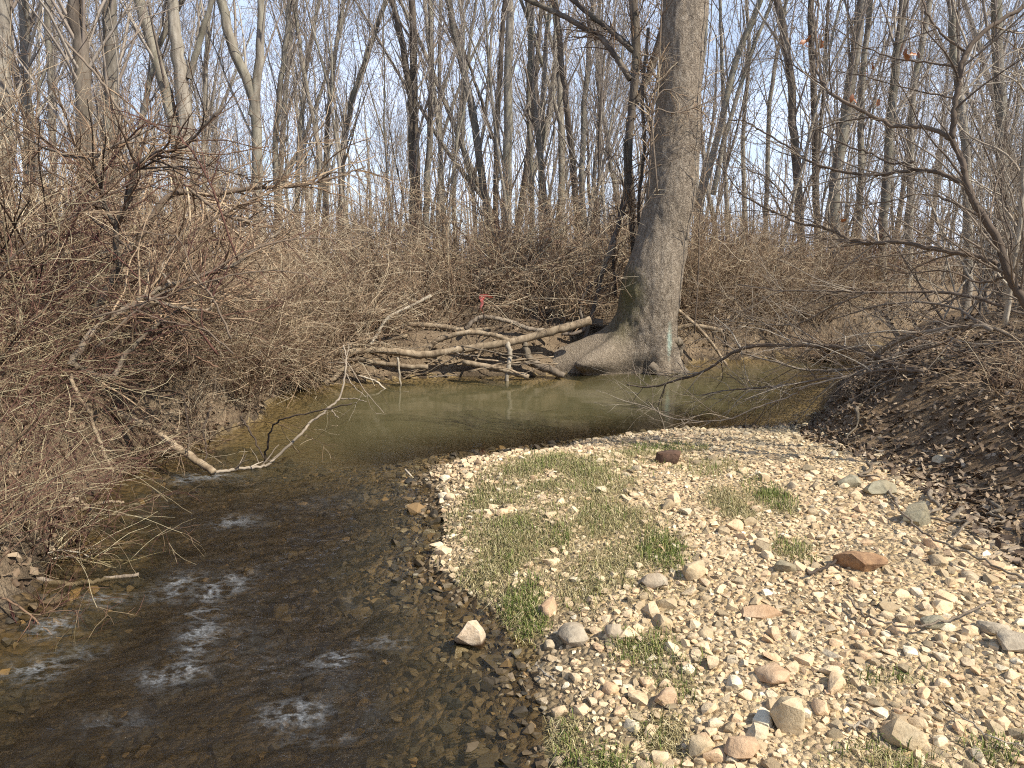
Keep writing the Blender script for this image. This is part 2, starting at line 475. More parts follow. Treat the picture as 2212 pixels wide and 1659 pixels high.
# gravel-bed riffle: short steep standing wavelets running across the flow, smooth in the pool
fx, fy = WX * 0.94 + WY * 0.34, WY * 0.94 - WX * 0.34
broad = 0.5 + 0.5 * fbm(WX * 0.9, WY * 0.9, oct=2, seed=40)
wav = fbm(fx * 3.0, fy * 6.0, oct=3, seed=21) * 0.024 + (1 - np.abs(fbm(fx * 7.0, fy * 13.0, oct=2, seed=31))) * 0.022 * np.clip(broad, 0.15, 1)
WZ = riff * (wav - 0.016) + 0.0012 * fbm(WX * 3, WY * 5, oct=2, seed=55)
foam = np.zeros_like(WX)
for (u, v, su, sv, a) in [(415, 1395, 35, 50, 1.0), (370, 1450, 55, 14, 1.1), (435, 1330, 30, 22, .7), (385, 1262, 40, 22, .75), (482, 1266, 40, 26, .95), (222, 1292, 45, 12, 1.0),
                          (110, 1350, 42, 22, .9), (85, 1440, 60, 26, .8), (440, 1030, 55, 9, .95), (400, 1036, 30, 8, .8), (720, 1430, 45, 22, .85), (645, 1535, 60, 22, .95),
                          (840, 1388, 50, 10, .7), (515, 1122, 45, 9, .7), 
                          (180, 1400, 40, 14, .5), (700, 1590, 70, 14, .4), (250, 1560, 60, 16, .35)]:
    c0 = gnd(u, v); c1 = gnd(u + su, v); c2 = gnd(u, v - sv)
    sx, sy = abs(c1[0] - c0[0]), abs(c2[1] - c0[1])
    foam = np.maximum(foam, a * np.exp(-(((WX - c0[0]) / sx) ** 2 + ((WY - c0[1]) / sy) ** 2)))
foam = np.maximum(foam, 0.05 * riff * sstep(0.25, 0.75, fbm(WX * 1.7, WY * 2.6, oct=3, seed=66)))
foam_n = fbm(fx * 14, fy * 22, oct=3, seed=77)
foam = np.clip(foam * (0.9 + 0.7 * foam_n), 0, 1)
WZ = WZ + 0.016 * foam * riff * np.abs(fbm(fx * 16, fy * 26, oct=2, seed=78))
wi = np.arange(len(wx) * len(wy)).reshape(len(wy), len(wx))
wq = np.stack([wi[:-1, :-1], wi[:-1, 1:], wi[1:, 1:], wi[1:, :-1]], -1).reshape(-1, 4)
wq = wq[WH.reshape(-1)[wq].min(1) < 0.03]
used, inv = np.unique(wq, return_inverse=True)
wv = np.stack([WX, WY, WZ], -1).reshape(-1, 3)[used]
M_WATER, n, l, b = new_mat('stream_water')
n.remove(b)
out = [k for k in n if k.type == 'OUTPUT_MATERIAL'][0]
dep = attr(n, 'depth'); rif = attr(n, 'riffle'); fo = attr(n, 'foam')
tr = n.new('ShaderNodeBsdfTransparent'); tr.inputs['Color'].default_value = (0.92, 0.90, 0.80, 1)
murk = n.new('ShaderNodeBsdfDiffuse')
l.new(mixc(n, l, rif, (0.090, 0.080, 0.038), (0.028, 0.021, 0.013)), murk.inputs['Color'])
mf = math_(n, l, 'SUBTRACT', 1.0, math_(n, l, 'POWER', 2.718, math_(n, l, 'MULTIPLY', math_(n, l, 'POWER', dep, 1.5), -5.0)))
mf = math_(n, l, 'MAXIMUM', mf, math_(n, l, 'MULTIPLY', rif, 0.40))
mx = n.new('ShaderNodeMixShader'); l.new(mf, mx.inputs[0]); l.new(tr.outputs[0], mx.inputs[1]); l.new(murk.outputs[0], mx.inputs[2])
nz = noise(n, l, 1.0, 4, 0.6, None, (9, 22, 9)); nz2 = noise(n, l, 1.0, 4, 0.65, None, (38, 62, 40))
hh = math_(n, l, 'ADD', math_(n, l, 'MULTIPLY', nz.outputs['Fac'], 1.0), math_(n, l, 'MULTIPLY', math_(n, l, 'MULTIPLY', nz2.outputs['Fac'], 0.55), rif))
bp = n.new('ShaderNodeBump'); bp.inputs['Distance'].default_value = 0.02
l.new(math_(n, l, 'ADD', math_(n, l, 'MULTIPLY', rif, 0.9), 0.03), bp.inputs['Strength']); l.new(hh, bp.inputs['Height'])
gl = n.new('ShaderNodeBsdfGlossy'); gl.inputs['Roughness'].default_value = 0.06; l.new(bp.outputs['Normal'], gl.inputs['Normal'])
fr = n.new('ShaderNodeFresnel'); fr.inputs['IOR'].default_value = 1.33; l.new(bp.outputs['Normal'], fr.inputs['Normal'])
mx2 = n.new('ShaderNodeMixShader'); l.new(fr.outputs[0], mx2.inputs[0]); l.new(mx.outputs[0], mx2.inputs[1]); l.new(gl.outputs[0], mx2.inputs[2])
fd = n.new('ShaderNodeBsdfDiffuse'); fd.inputs['Color'].default_value = (0.60, 0.64, 0.68, 1); l.new(bp.outputs['Normal'], fd.inputs['Normal'])
fn = noise(n, l, 1.0, 4, 0.6, None, (9, 16, 10)); fn2 = noise(n, l, 1.0, 3, 0.6, None, (90, 130, 90))
fr1 = ramp(n, [(0.0, (1, 1, 1)), (0.03, (0.55, 0.55, 0.55)), (0.10, (0, 0, 0))]); l.new(math_(n, l, 'ABSOLUTE', math_(n, l, 'SUBTRACT', fn.outputs['Fac'], 0.5)), fr1.inputs['Fac'])
fr2 = ramp(n, [(0.36, (0.35, 0.35, 0.35)), (0.62, (1, 1, 1))]); l.new(fn2.outputs['Fac'], fr2.inputs['Fac'])
ff = n.new('ShaderNodeMath'); ff.operation = 'MULTIPLY'; ff.use_clamp = True
l.new(math_(n, l, 'MULTIPLY', fr1.outputs['Color'], fr2.outputs['Color']), ff.inputs[0]); l.new(math_(n, l, 'MULTIPLY', math_(n, l, 'POWER', fo, 0.8), 0.30), ff.inputs[1])
mx3 = n.new('ShaderNodeMixShader'); l.new(ff.outputs[0], mx3.inputs[0]); l.new(mx2.outputs[0], mx3.inputs[1]); l.new(fd.outputs[0], mx3.inputs[2])
l.new(mx3.outputs[0], out.inputs['Surface'])
me = raw_mesh('water', wv, [inv.reshape(-1, 4)], {'depth': np.clip(-WH, 0, 2).reshape(-1)[used], 'riffle': riff.reshape(-1)[used], 'foam': foam.reshape(-1)[used]}, True, M_WATER)
mobj('water', me, kind='structure')

# ================================================================== big leaning tree
def big_tree():
    rng = np.random.default_rng(11)
    Yt = 10.25
    cx = [(1395, 800), (1398, 740), (1402, 680), (1412, 600), (1434, 500), (1450, 400), (1464, 250), (1473, 100), (1482, 0), (1492, -150), (1500, -400)]
    rw = [62, 60, 60, 62.5, 52, 50, 46, 44, 42.5, 40, 34]
    C = np.array([np.append(at(u, v, Yt), r / FPX * Yt) for (u, v), r in zip(cx, rw)])
    C = smooth_line(C, 14)
    C = np.vstack([np.append([C[0, 0] - .02, C[0, 1], -0.35], C[0, 3]), C])
    base = np.array([C[0, 0], C[0, 1], 0.0])
    K = 120; a = np.arange(K) * 2 * math.pi / K
    z = C[:, 2][:, None]; A = a[None, :] + 0 * z
    R = C[:, 3][:, None] + 0 * A
    hz = np.clip(z, 0, None)
    def lobe(ang, width, amp, fall):
        d = np.angle(np.exp(1j * (A - ang)))
        return amp * np.exp(-(d / width) ** 2) * np.exp(-hz / fall)
    def globe(ang, width, amp, fall):
        d = np.angle(np.exp(1j * (A - ang)))
        return amp * np.exp(-(d / width) ** 2) * np.exp(-(hz / fall) ** 2)
    R = R + globe(math.pi * 0.99, 0.24, 1.15, 0.42) + globe(math.pi * 1.17, 0.20, 0.75, 0.36) + globe(math.pi * 1.08, 0.5, 0.28, 0.5) + lobe(math.pi * 1.1, 0.8, 0.16, 0.6) + lobe(-0.25, 0.28, 0.20, 0.22) + lobe(-1.2, 0.35, 0.12, 0.3) \
        + lobe(math.pi * 0.75, 0.5, 0.4, 0.4) + lobe(0.9, 0.5, 0.3, 0.35)
    # scour hollow at the waterline below the trunk
    d = np.angle(np.exp(1j * (A + math.pi * 0.55)))
    R = R * (1 - 0.30 * np.exp(-(d / 0.5) ** 2) * np.exp(-((z - 0.0) / 0.17) ** 2))
    d = np.angle(np.exp(1j * (A + math.pi * 0.80)))
    R = R * (1 - 0.42 * np.exp(-(d / 0.30) ** 2) * np.exp(-((z + 0.02) / 0.15) ** 2))
    X = C[:, 0][:, None] + R * np.cos(A); Yv = C[:, 1][:, None] + R * np.sin(A); Z = z + 0 * A
    nn = fbm(X * 2.2, Yv * 2.2, Z * 1.2, 3, 5) * 0.025 + fbm(X * 16, Yv * 16, Z * 8, 2, 8) * 0.012
    X = X + nn * np.cos(A); Yv = Yv + nn * np.sin(A)
    V = np.stack([X, Yv, Z], -1).reshape(-1, 3) - base
    nr = len(C); ii = np.arange(nr * K).reshape(nr, K); i2 = np.roll(ii, -1, 1)
    q = np.stack([ii[:-1], i2[:-1], i2[1:], ii[1:]], -1).reshape(-1, 4)
    m, n, l, b = new_mat('scaly_bark')
    tc = n.new('ShaderNodeTexCoord'); vec = tc.outputs['Object']
    v1 = n.new('ShaderNodeTexVoronoi'); v1.inputs['Scale'].default_value = 20; v1.feature = 'DISTANCE_TO_EDGE'
    nw = noise(n, l, 12, 3, 0.6, vec)
    mp = n.new('ShaderNodeMapping'); mp.inputs['Scale'].default_value = (1, 1, 0.55)
    vv = n.new('ShaderNodeVectorMath'); vv.operation = 'MULTIPLY_ADD'; vv.inputs[1].default_value = (0.26, 0.26, 0.26)
    l.new(nw.outputs['Color'], vv.inputs[0]); l.new(vec, vv.inputs[2]); l.new(vv.outputs[0], mp.inputs['Vector']); l.new(mp.outputs['Vector'], v1.inputs['Vector'])
    n1 = noise(n, l, 26, 6, 0.7, vec, (1, 1, 0.4)); n2 = noise(n, l, 3.0, 4, 0.6, vec)
    r = ramp(n, [(0.28, (0.105, 0.082, 0.060)), (0.5, (0.235, 0.19, 0.143)), (0.72, (0.38, 0.322, 0.25))]); l.new(n1.outputs['Fac'], r.inputs['Fac'])
    er = ramp(n, [(0.0, (0.74, 0.71, 0.68)), (0.12, (1, 1, 1))]); l.new(v1.outputs['Distance'], er.inputs['Fac'])
    c = mixc(n, l, 0.75, r.outputs['Color'], er.outputs['Color'], 'MULTIPLY')
    sp = n.new('ShaderNodeSeparateXYZ'); l.new(vec, sp.inputs['Vector'])
    # moss on the upstream flank, a streak of blue-green lichen low on the front, smooth silt-brown wood near the water
    def blob(x, y, z, sx, sy, sz):
        vs = n.new('ShaderNodeVectorMath'); vs.operation = 'SUBTRACT'; l.new(vec, vs.inputs[0]); vs.inputs[1].default_value = (x, y, z)
        vm = n.new('ShaderNodeVectorMath'); vm.operation = 'DIVIDE'; l.new(vs.outputs[0], vm.inputs[0]); vm.inputs[1].default_value = (sx, sy, sz)
        ln = n.new('ShaderNodeVectorMath'); ln.operation = 'LENGTH'; l.new(vm.outputs[0], ln.inputs[0])
        mr = n.new('ShaderNodeMapRange'); mr.inputs['From Min'].default_value = 1.15; mr.inputs['From Max'].default_value = 0.25
        nb = noise(n, l, 22, 4, 0.7, vec)
        l.new(math_(n, l, 'ADD', ln.outputs['Value'], math_(n, l, 'MULTIPLY', math_(n, l, 'SUBTRACT', nb.outputs['Fac'], 0.5), 1.5)), mr.inputs['Value'])
        return mr.outputs['Result']
    c = mixc(n, l, math_(n, l, 'MULTIPLY', blob(-0.30, -0.22, 1.10, 0.24, 0.5, 0.42), 0.85), c, (0.12, 0.105, 0.035))
    c = mixc(n, l, math_(n, l, 'MULTIPLY', blob(-0.42, -0.25, 0.62, 0.26, 0.5, 0.28), 0.6), c, (0.11, 0.095, 0.04))
    c = mixc(n, l, math_(n, l, 'MULTIPLY', blob(0.27, -0.40, 0.46, 0.05, 0.4, 0.26), 0.8), c, (0.33, 0.42, 0.36))
    mr = n.new('ShaderNodeMapRange'); mr.inputs['From Min'].default_value = 0.42; mr.inputs['From Max'].default_value = 0.12
    l.new(math_(n, l, 'ADD', sp.outputs['Z'], math_(n, l, 'MULTIPLY', sp.outputs['X'], 0.55)), mr.inputs['Value'])
    c = mixc(n, l, math_(n, l, 'MULTIPLY', mr.outputs['Result'], 0.6), c, (0.22, 0.175, 0.125))
    l.new(c, b.inputs['Base Color']); b.inputs['Roughness'].default_value = 0.9; b.inputs['Specular IOR Level'].default_value = 0.2
    hgt = math_(n, l, 'ADD', math_(n, l, 'MINIMUM', v1.outputs['Distance'], 0.16), math_(n, l, 'MULTIPLY', n1.outputs['Fac'], 0.22))
    bump(n, l, b, hgt, 0.7, 0.07)
    t = empty('leaning_tree', base, label='thick grey scaly-barked tree leaning over the pool, the largest trunk by far', cat='tree')
    mobj('trunk', raw_mesh('trunk', V, [q], None, True, m), t)
    # roots that leave the flare and reach into the bank and water
    def root(name, pts):
        L = smooth_line(np.array([np.append(at(u, v, Y), r / FPX * Y) for u, v, Y, r in pts]), 6, 0.008, rng)
        L = np.vstack([L, L[-1:] + np.array([[0, 0, 0, 0]])]); L[-1, 3] = 0.002
        tb = Tubes(); tb.add(L[:, :3], L[:, 3], 10); tb.shift(base)
        mobj(name, tb.mesh(name, M_ROOT), t)
    root('root', [(1133, 735, 9.75, 6), (1138, 760, 9.7, 8), (1155, 785, 9.65, 9), (1190, 800, 9.62, 9), (1218, 812, 9.6, 7)])
    root('root', [(1440, 735, 10.0, 12), (1464, 740, 10.2, 11), (1466, 765, 10.2, 8), (1452, 782, 10.15, 5)])
    root('root', [(1405, 790, 9.85, 12), (1424, 806, 9.8, 9), (1430, 826, 9.75, 7)])
    root('root', [(1300, 700, 10.6, 10), (1240, 702, 10.6, 9), (1180, 712, 10.6, 7), (1100, 706, 10.7, 6), (1045, 690, 10.8, 5)])
    # limbs above the picture and some long ones that come down into it
    tw = Tubes()
    top = C[-1, :3]
    P, R_ = grow(rng, np.repeat(top[None], 5, 0), np.c_[rng.normal(size=(5, 2)) * 0.6, np.ones(5)], rng.uniform(2.5, 4, 5), 0.15, 0.03, 8, 0.1)
    tw.add(P, R_, 8, 0.6)
    s, d, r, _ = spawn(rng, P, R_, 40, up=0.1); P2, R2 = grow(rng, s, d, rng.uniform(0.8, 2, 40), np.minimum(r * 0.6, 0.03), 0.004, 6, 0.14); tw.add(P2, R2, 4, 0.5)
    tw.shift(base)
    mobj('crown', tw.mesh('crown', M_TREETWIG), t)
    return base
BASE_T = big_tree()

# ================================================================== plants drawn limb by limb
def limb_points(pts, Yscale=1.0, n=6, jit=0.0, rng=None):
    return smooth_line(np.array([np.append(at(u, v, Y), r / FPX * Y) for u, v, Y, r in pts]), n, jit, rng)

def drawn(name, label, cat, limbs, mat, twig_m, seed, twigs=(0, 0, 0), tl=(0.5, 0.25, 0.12), group=None, base=None, first='stem', rest='branch', up=0.05, tone=(0.3, 0.8), droop=0.0, tr=1.0, k=8, ltone=(0.25, 0.5), lw=1.0):
    rng = np.random.default_rng(seed)
    L = [limb_points([(u, v, Y, r * lw) for u, v, Y, r in p], 1, 6, 0.0035, rng) for p in limbs]
    if base is None: base = L[0][0, :3].copy()
    base = np.array(base, float)
    t = empty(name, base, label=label, cat=cat, group=group)
    for i, a in enumerate(L):
        tb = Tubes(); a2 = np.vstack([a[:1], a, a[-1:]]); a2[0, 3] = a2[-1, 3] = 0.0005
        tb.add(a2[:, :3], a2[:, 3], k, rng.uniform(*ltone)); tb.shift(base)
        nm = first if i == 0 else rest
        mobj(nm, tb.mesh(nm, mat), t)
    if twigs[0]:
        tb = Tubes()
        # parents resampled to a common count
        N = 24
        P = np.stack([np.stack([np.interp(np.linspace(0, 1, N), np.linspace(0, 1, len(a)), a[:, c]) for c in range(4)], -1) for a in L])
        PP, RR = P[:, :, :3], P[:, :, 3]
        for lv in range(3):
            K = twigs[lv]
            if not K: break
            s, d, r, _ = spawn(rng, PP, RR, K, 0.12, 0.99, 22, 62, up)
            ln = rng.uniform(0.45, 1.25, K) * tl[lv]
            r0 = np.clip(r * 0.65, 0.0016, (0.009, 0.005, 0.003)[lv]) * tr
            PP, RR = grow(rng, s, d, ln, r0, r0 * 0.35, (8, 6, 4)[lv], (0.12, 0.13, 0.15)[lv], (0, 0, -droop))
            tb.add(PP, RR, (5, 4, 3)[lv], rng.uniform(tone[0], tone[1], K))
        tb.shift(base)
        mobj('twigs', tb.mesh('twigs', twig_m), t, kind='stuff')
    return t

def Yl(pts, y0, y1, r0, r1):
    """give a picture polyline its distance and its thickness, both changing evenly along it"""
    m = len(pts) - 1
    return [(u, v, y0 + (y1 - y0) * i / m, r0 + (r1 - r0) * i / m) for i, (u, v) in enumerate(pts)]

# right bank: overhanging dogwood-like shrub tree
drawn('bank_tree', 'smooth grey branching tree on the right bank, its limbs arching across to the big trunk', 'tree', [
    Yl([(2330, 800), (2260, 710), (2212, 650), (2180, 595), (2159, 529), (2130, 476), (2102, 431), (2085, 381), (2078, 346), (2056, 300)], 4.3, 4.6, 13, 6.5),
    Yl([(2056, 300), (2060, 247), (2070, 194), (2077, 141), (2088, 113), (2123, 71), (2173, 35), (2212, 14), (2290, -60)], 4.6, 4.7, 7.5, 5),
    Yl([(2056, 300), (2014, 279), (1961, 272), (1919, 268), (1855, 236), (1802, 208), (1785, 191), (1767, 152), (1762, 88), (1765, 35), (1772, -30)], 4.6, 5.4, 6, 2.2),
    Yl([(1785, 191), (1732, 152), (1696, 134), (1658, 120)], 5.2, 5.5, 2.5, 1),
    Yl([(2085, 399), (2032, 374), (1982, 367), (1926, 374), (1883, 378), (1820, 371), (1767, 356), (1732, 339), (1696, 314), (1643, 282), (1608, 261), (1573, 261)], 4.6, 5.9, 6, 1.2),
    Yl([(2152, 568), (2102, 551), (2032, 540), (1936, 522), (1883, 526), (1830, 515), (1785, 494), (1732, 483), (1679, 462), (1608, 423), (1583, 395), (1545, 340)], 4.5, 6.0, 7, 1.2),
    Yl([(1714, 459), (1693, 423), (1661, 388), (1626, 371), (1591, 346), (1562, 310)], 5.6, 6.0, 2.6, 1),
    Yl([(1975, 349), (1926, 353), (1873, 328), (1820, 311), (1767, 275), (1714, 212)], 5.0, 5.7, 3.5, 1),
    Yl([(2088, 113), (2032, 71), (2003, 28), (1989, -20)], 4.7, 4.8, 3.5, 2),
    Yl([(2067, 145), (1996, 134), (1926, 124), (1848, 92), (1785, 46)], 4.7, 5.3, 3, 1),
    Yl([(2060, 212), (1961, 191), (1855, 162), (1790, 150)], 4.7, 5.3, 2.2, 0.9),
    Yl([(2130, 476), (2060, 440), (1990, 420), (1900, 440), (1820, 445)], 4.6, 5.2, 3, 1),
    Yl([(2180, 595), (2120, 610), (2040, 585), (1960, 590), (1880, 570)], 4.5, 5.2, 3.5, 1.2),
], M_GREYTWIG, M_GREYTWIG, 31, (170, 680, 1100), (0.75, 0.4, 0.22), tone=(0.1, 0.8), tr=0.8, lw=0.78, ltone=(0.2, 0.4), up=0.12, base=None)
drawn('bank_sapling', 'pale straight sapling at the right edge beside the arching grey tree', 'sapling', [
    Yl([(2170, 700), (2185, 600), (2205, 459), (2214, 318), (2225, 150), (2240, -40)], 4.8, 4.7, 6, 3)], M_PALE, M_GREYTWIG, 32, (14, 40, 60), (0.6, 0.3, 0.15), tone=(0.6, 1.0))
drawn('overhanging_shrub', 'low shrub whose long dark branches sweep flat over the water from the right bank', 'shrub', [
    Yl([(2136, 807), (2065, 817), (1995, 803), (1924, 784), (1853, 756), (1783, 748), (1689, 746), (1618, 749), (1571, 770), (1519, 803), (1453, 824), (1406, 836), (1354, 831)], 5.4, 7.9, 9, 2),
    Yl([(2140, 712), (2112, 704), (2018, 713), (1948, 732), (1905, 760), (1877, 784), (1830, 798), (1736, 798), (1665, 779), (1594, 760), (1547, 727)], 5.3, 7.5, 7, 1.5),
    Yl([(1995, 803), (1924, 798), (1830, 812), (1736, 826), (1642, 838), (1571, 843), (1510, 854)], 5.6, 7.3, 5, 1.4),
    Yl([(1830, 812), (1740, 836), (1712, 854), (1642, 878), (1571, 906), (1500, 909), (1434, 897), (1401, 868)], 6.0, 6.9, 3, 1.2),
    Yl([(2240, 690), (2212, 680), (2112, 643), (2018, 631), (1877, 631), (1783, 628), (1689, 628), (1594, 614)], 5.2, 7.2, 6, 1.5),
    Yl([(2240, 750), (2212, 737), (2112, 694), (2065, 666), (1971, 652), (1877, 666), (1800, 690)], 5.1, 6.6, 6, 1.5),
    Yl([(2112, 694), (2040, 740), (1960, 770), (1900, 850), (1860, 880)], 5.4, 6.2, 4, 1.2),
    Yl([(1877, 631), (1800, 660), (1720, 700), (1640, 700), (1560, 690)], 6.0, 7.4, 3, 1),
], M_GREYTWIG, M_GREYTWIG, 33, (170, 600, 900), (0.7, 0.36, 0.18), ltone=(0.3, 0.6), tone=(0.2, 0.95), tr=0.8, lw=0.75, droop=0.02, base=at(2136, 807, 5.4))

# left bank: dark crooked shrub and its neighbours
drawn('crooked_shrub', 'dark crooked forking shrub on the left bank standing out before the bramble', 'shrub', [
    Yl([(205, 690), (219, 646), (258, 583), (254, 565), (250, 494), (272, 441), (289, 388), (293, 360), (335, 332), (388, 321), (423, 293), (470, 240)], 5.6, 5.4, 8, 2),
    Yl([(250, 494), (226, 441), (215, 388), (194, 346), (141, 335), (60, 300), (0, 262)], 5.55, 5.2, 5, 1.5),
    Yl([(194, 346), (247, 314), (300, 293), (350, 262)], 5.4, 5.5, 3, 1),
    Yl([(293, 365), (400, 360), (500, 372), (560, 395), (610, 380)], 5.5, 5.6, 2.2, 0.8),
    Yl([(226, 441), (130, 380), (60, 370), (0, 385)], 5.4, 5.1, 2, 0.8),
], M_BARKDARK, M_THICKET, 41, (70, 220, 300), (0.6, 0.3, 0.15), tone=(0.05, 0.5))
drawn('grey_limb_shrub', 'grey smooth-limbed shrub leaning right out of the left bank thicket', 'shrub', [
    Yl([(225, 640), (268, 558), (318, 487), (371, 420), (459, 420), (547, 406), (635, 402), (706, 388), (790, 360)], 6.0, 6.6, 9, 1.5),
    Yl([(600, 330), (565, 423), (545, 470), (512, 448), (476, 459), (388, 388), (339, 346), (307, 311), (282, 275), (247, 222), (212, 166), (141, 88)][::-1][:7] + [(430, 425), (476, 459), (540, 480)], 6.1, 6.2, 2.5, 4),
    Yl([(360, 585), (371, 547), (441, 487), (512, 448), (565, 423), (600, 399), (640, 330), (700, 270)], 5.9, 6.5, 4, 1.2),
    Yl([(565, 423), (560, 370), (575, 300), (560, 240)], 6.3, 6.5, 2, 0.8),
], M_GREYTWIG, M_THICKET, 42, (80, 240, 320), (0.65, 0.32, 0.16), tone=(0.2, 0.8))
drawn('arching_shrub', 'brown shrub arching low over the left bank towards the pool', 'shrub', [
    Yl([(150, 790), (184, 738), (219, 699), (265, 671), (318, 639), (371, 614), (441, 593), (512, 568), (565, 530), (600, 500), (640, 440)], 4.9, 5.8, 8, 1.6),
    Yl([(165, 790), (173, 798), (212, 812), (247, 810), (268, 770), (300, 738), (335, 706), (388, 667), (441, 642), (476, 628)], 4.9, 5.4, 8, 1.8),
    Yl([(318, 642), (353, 657), (424, 669), (452, 667), (459, 646), (480, 628)], 5.2, 5.4, 4, 1.5),
    Yl([(371, 614), (352, 590), (356, 560), (380, 525), (420, 470)], 5.3, 5.4, 3, 1),
], M_ROOT, M_THICKET, 43, (80, 260, 340), (0.6, 0.3, 0.15), tone=(0.1, 0.7))

# small dark tree that climbs beside the leaning trunk, with its two pale lichened limbs
drawn('vine_wrapped_tree', 'slim dark tree wrapped in vines just left of the leaning trunk', 'tree', [
    Yl([(1362, 660), (1371, 572), (1364, 423), (1357, 335), (1364, 247), (1371, 176), (1374, 106), (1371, 40), (1360, -120)], 11.0, 11.0, 8, 9),
    Yl([(1372, 225), (1403, 159), (1424, 88), (1435, 35), (1440, -60)], 11.0, 10.9, 8, 5),
    Yl([(1362, 172), (1325, 116), (1297, 81), (1255, 56), (1212, 32), (1149, 4), (1100, -20)], 11.0, 11.5, 6.5, 4.5),
    Yl([(1369, 110), (1325, 71), (1276, 32), (1237, 0), (1190, -40)], 11.0, 11.5, 6.5, 4.5),
    Yl([(1240, 800), (1283, 665), (1304, 579), (1339, 476), (1357, 406), (1362, 300)], 10.4, 10.9, 5, 5),
    Yl([(1214, 722), (1243, 720), (1264, 706), (1253, 671), (1264, 632), (1300, 590), (1330, 520)], 10.3, 10.6, 4, 3),
    Yl([(1330, 640), (1325, 560), (1335, 480), (1350, 400), (1350, 300)], 10.7, 10.8, 3, 3),
    Yl([(1385, 560), (1380, 440), (1392, 320), (1388, 200), (1400, 60)], 10.9, 10.7, 4, 3),
], M_BARKDARK, M_THICKET, 51, (150, 420, 420), (0.7, 0.4, 0.2), tone=(0.15, 0.75), droop=0.03, first='trunk', base=at(1362, 660, 11.0), k=9)
# climbers clinging to the big trunk
rv = np.random.default_rng(52)
def climber(label, pts, seed, tw):
    drawn('climbing_vine', label, 'vine', [pts], M_GREYTWIG, M_THICKET, seed, tw, (0.4, 0.22, 0.12), tone=(0.3, 0.9), droop=0.04, k=6, group='vines climbing the leaning trunk')
climber('thin vine hanging down the sunlit side of the leaning trunk', Yl([(1500, 720), (1508, 600), (1512, 480), (1520, 380), (1515, 260), (1530, 120), (1540, -40)], 9.95, 10.0, 1.6, 1.2), 53, (30, 60, 60))
climber('vine arching over the face of the leaning trunk at mid height', Yl([(1385, 300), (1420, 210), (1450, 195), (1480, 225), (1500, 300)], 9.72, 9.75, 1.6, 1.0), 54, (10, 24, 20))
climber('twiggy vine sticking out of the leaning trunk near its middle', Yl([(1420, 420), (1410, 250), (1455, 245), (1500, 232), (1560, 205)], 9.75, 9.6, 2.0, 1.0), 55, (16, 40, 40))
climber('vine with many twigs along the shaded edge of the leaning trunk high up', Yl([(1400, 430), (1405, 330), (1412, 220), (1425, 120), (1430, -30)], 10.0, 10.0, 2.2, 1.6), 56, (50, 110, 90))

# ================================================================== background wood
def tree_mesh_parts(rng, trunk, forks, crown):
    """trunk: (N,4) world line with radius; returns Tubes for trunk and for crown"""
    tb = Tubes(); tb.add(trunk[:, :3], trunk[:, 3], 10)
    N = 20
    par = []
    for a in [trunk] + list(forks):
        par.append(np.stack([np.interp(np.linspace(0, 1, N), np.linspace(0, 1, len(a)), a[:, c]) for c in range(4)], -1))
    P = np.stack(par); PP, RR = P[:, :, :3], P[:, :, 3]
    cr = Tubes()
    K1, K2, K3 = crown
    s, d, r, _ = spawn(rng, PP, RR, K1, 0.25, 0.98, 18, 42, 0.35)
    P1, R1 = grow(rng, s, d, rng.uniform(1.0, 4.0, K1), np.clip(r * 0.35, 0.006, 0.028), 0.004, 8, 0.07, (0, 0, 0.03)); cr.add(P1, R1, 5, rng.uniform(0.4, 1, K1))
    s, d, r, _ = spawn(rng, P1, R1, K2, 0.15, 1, 25, 60, 0.1)
    P2, R2 = grow(rng, s, d, rng.uniform(0.4, 1.5, K2), np.clip(r * 0.6, 0.004, 0.010), 0.003, 6, 0.10); cr.add(P2, R2, 4, rng.uniform(0.2, 0.9, K2))
    s, d, r, _ = spawn(rng, P2, R2, K3, 0.1, 1, 25, 65, 0.05)
    P3, R3 = grow(rng, s, d, rng.uniform(0.2, 0.7, K3), 0.004, 0.002, 4, 0.13); cr.add(P3, R3, 3, rng.uniform(0.0, 0.8, K3))
    return tb, cr

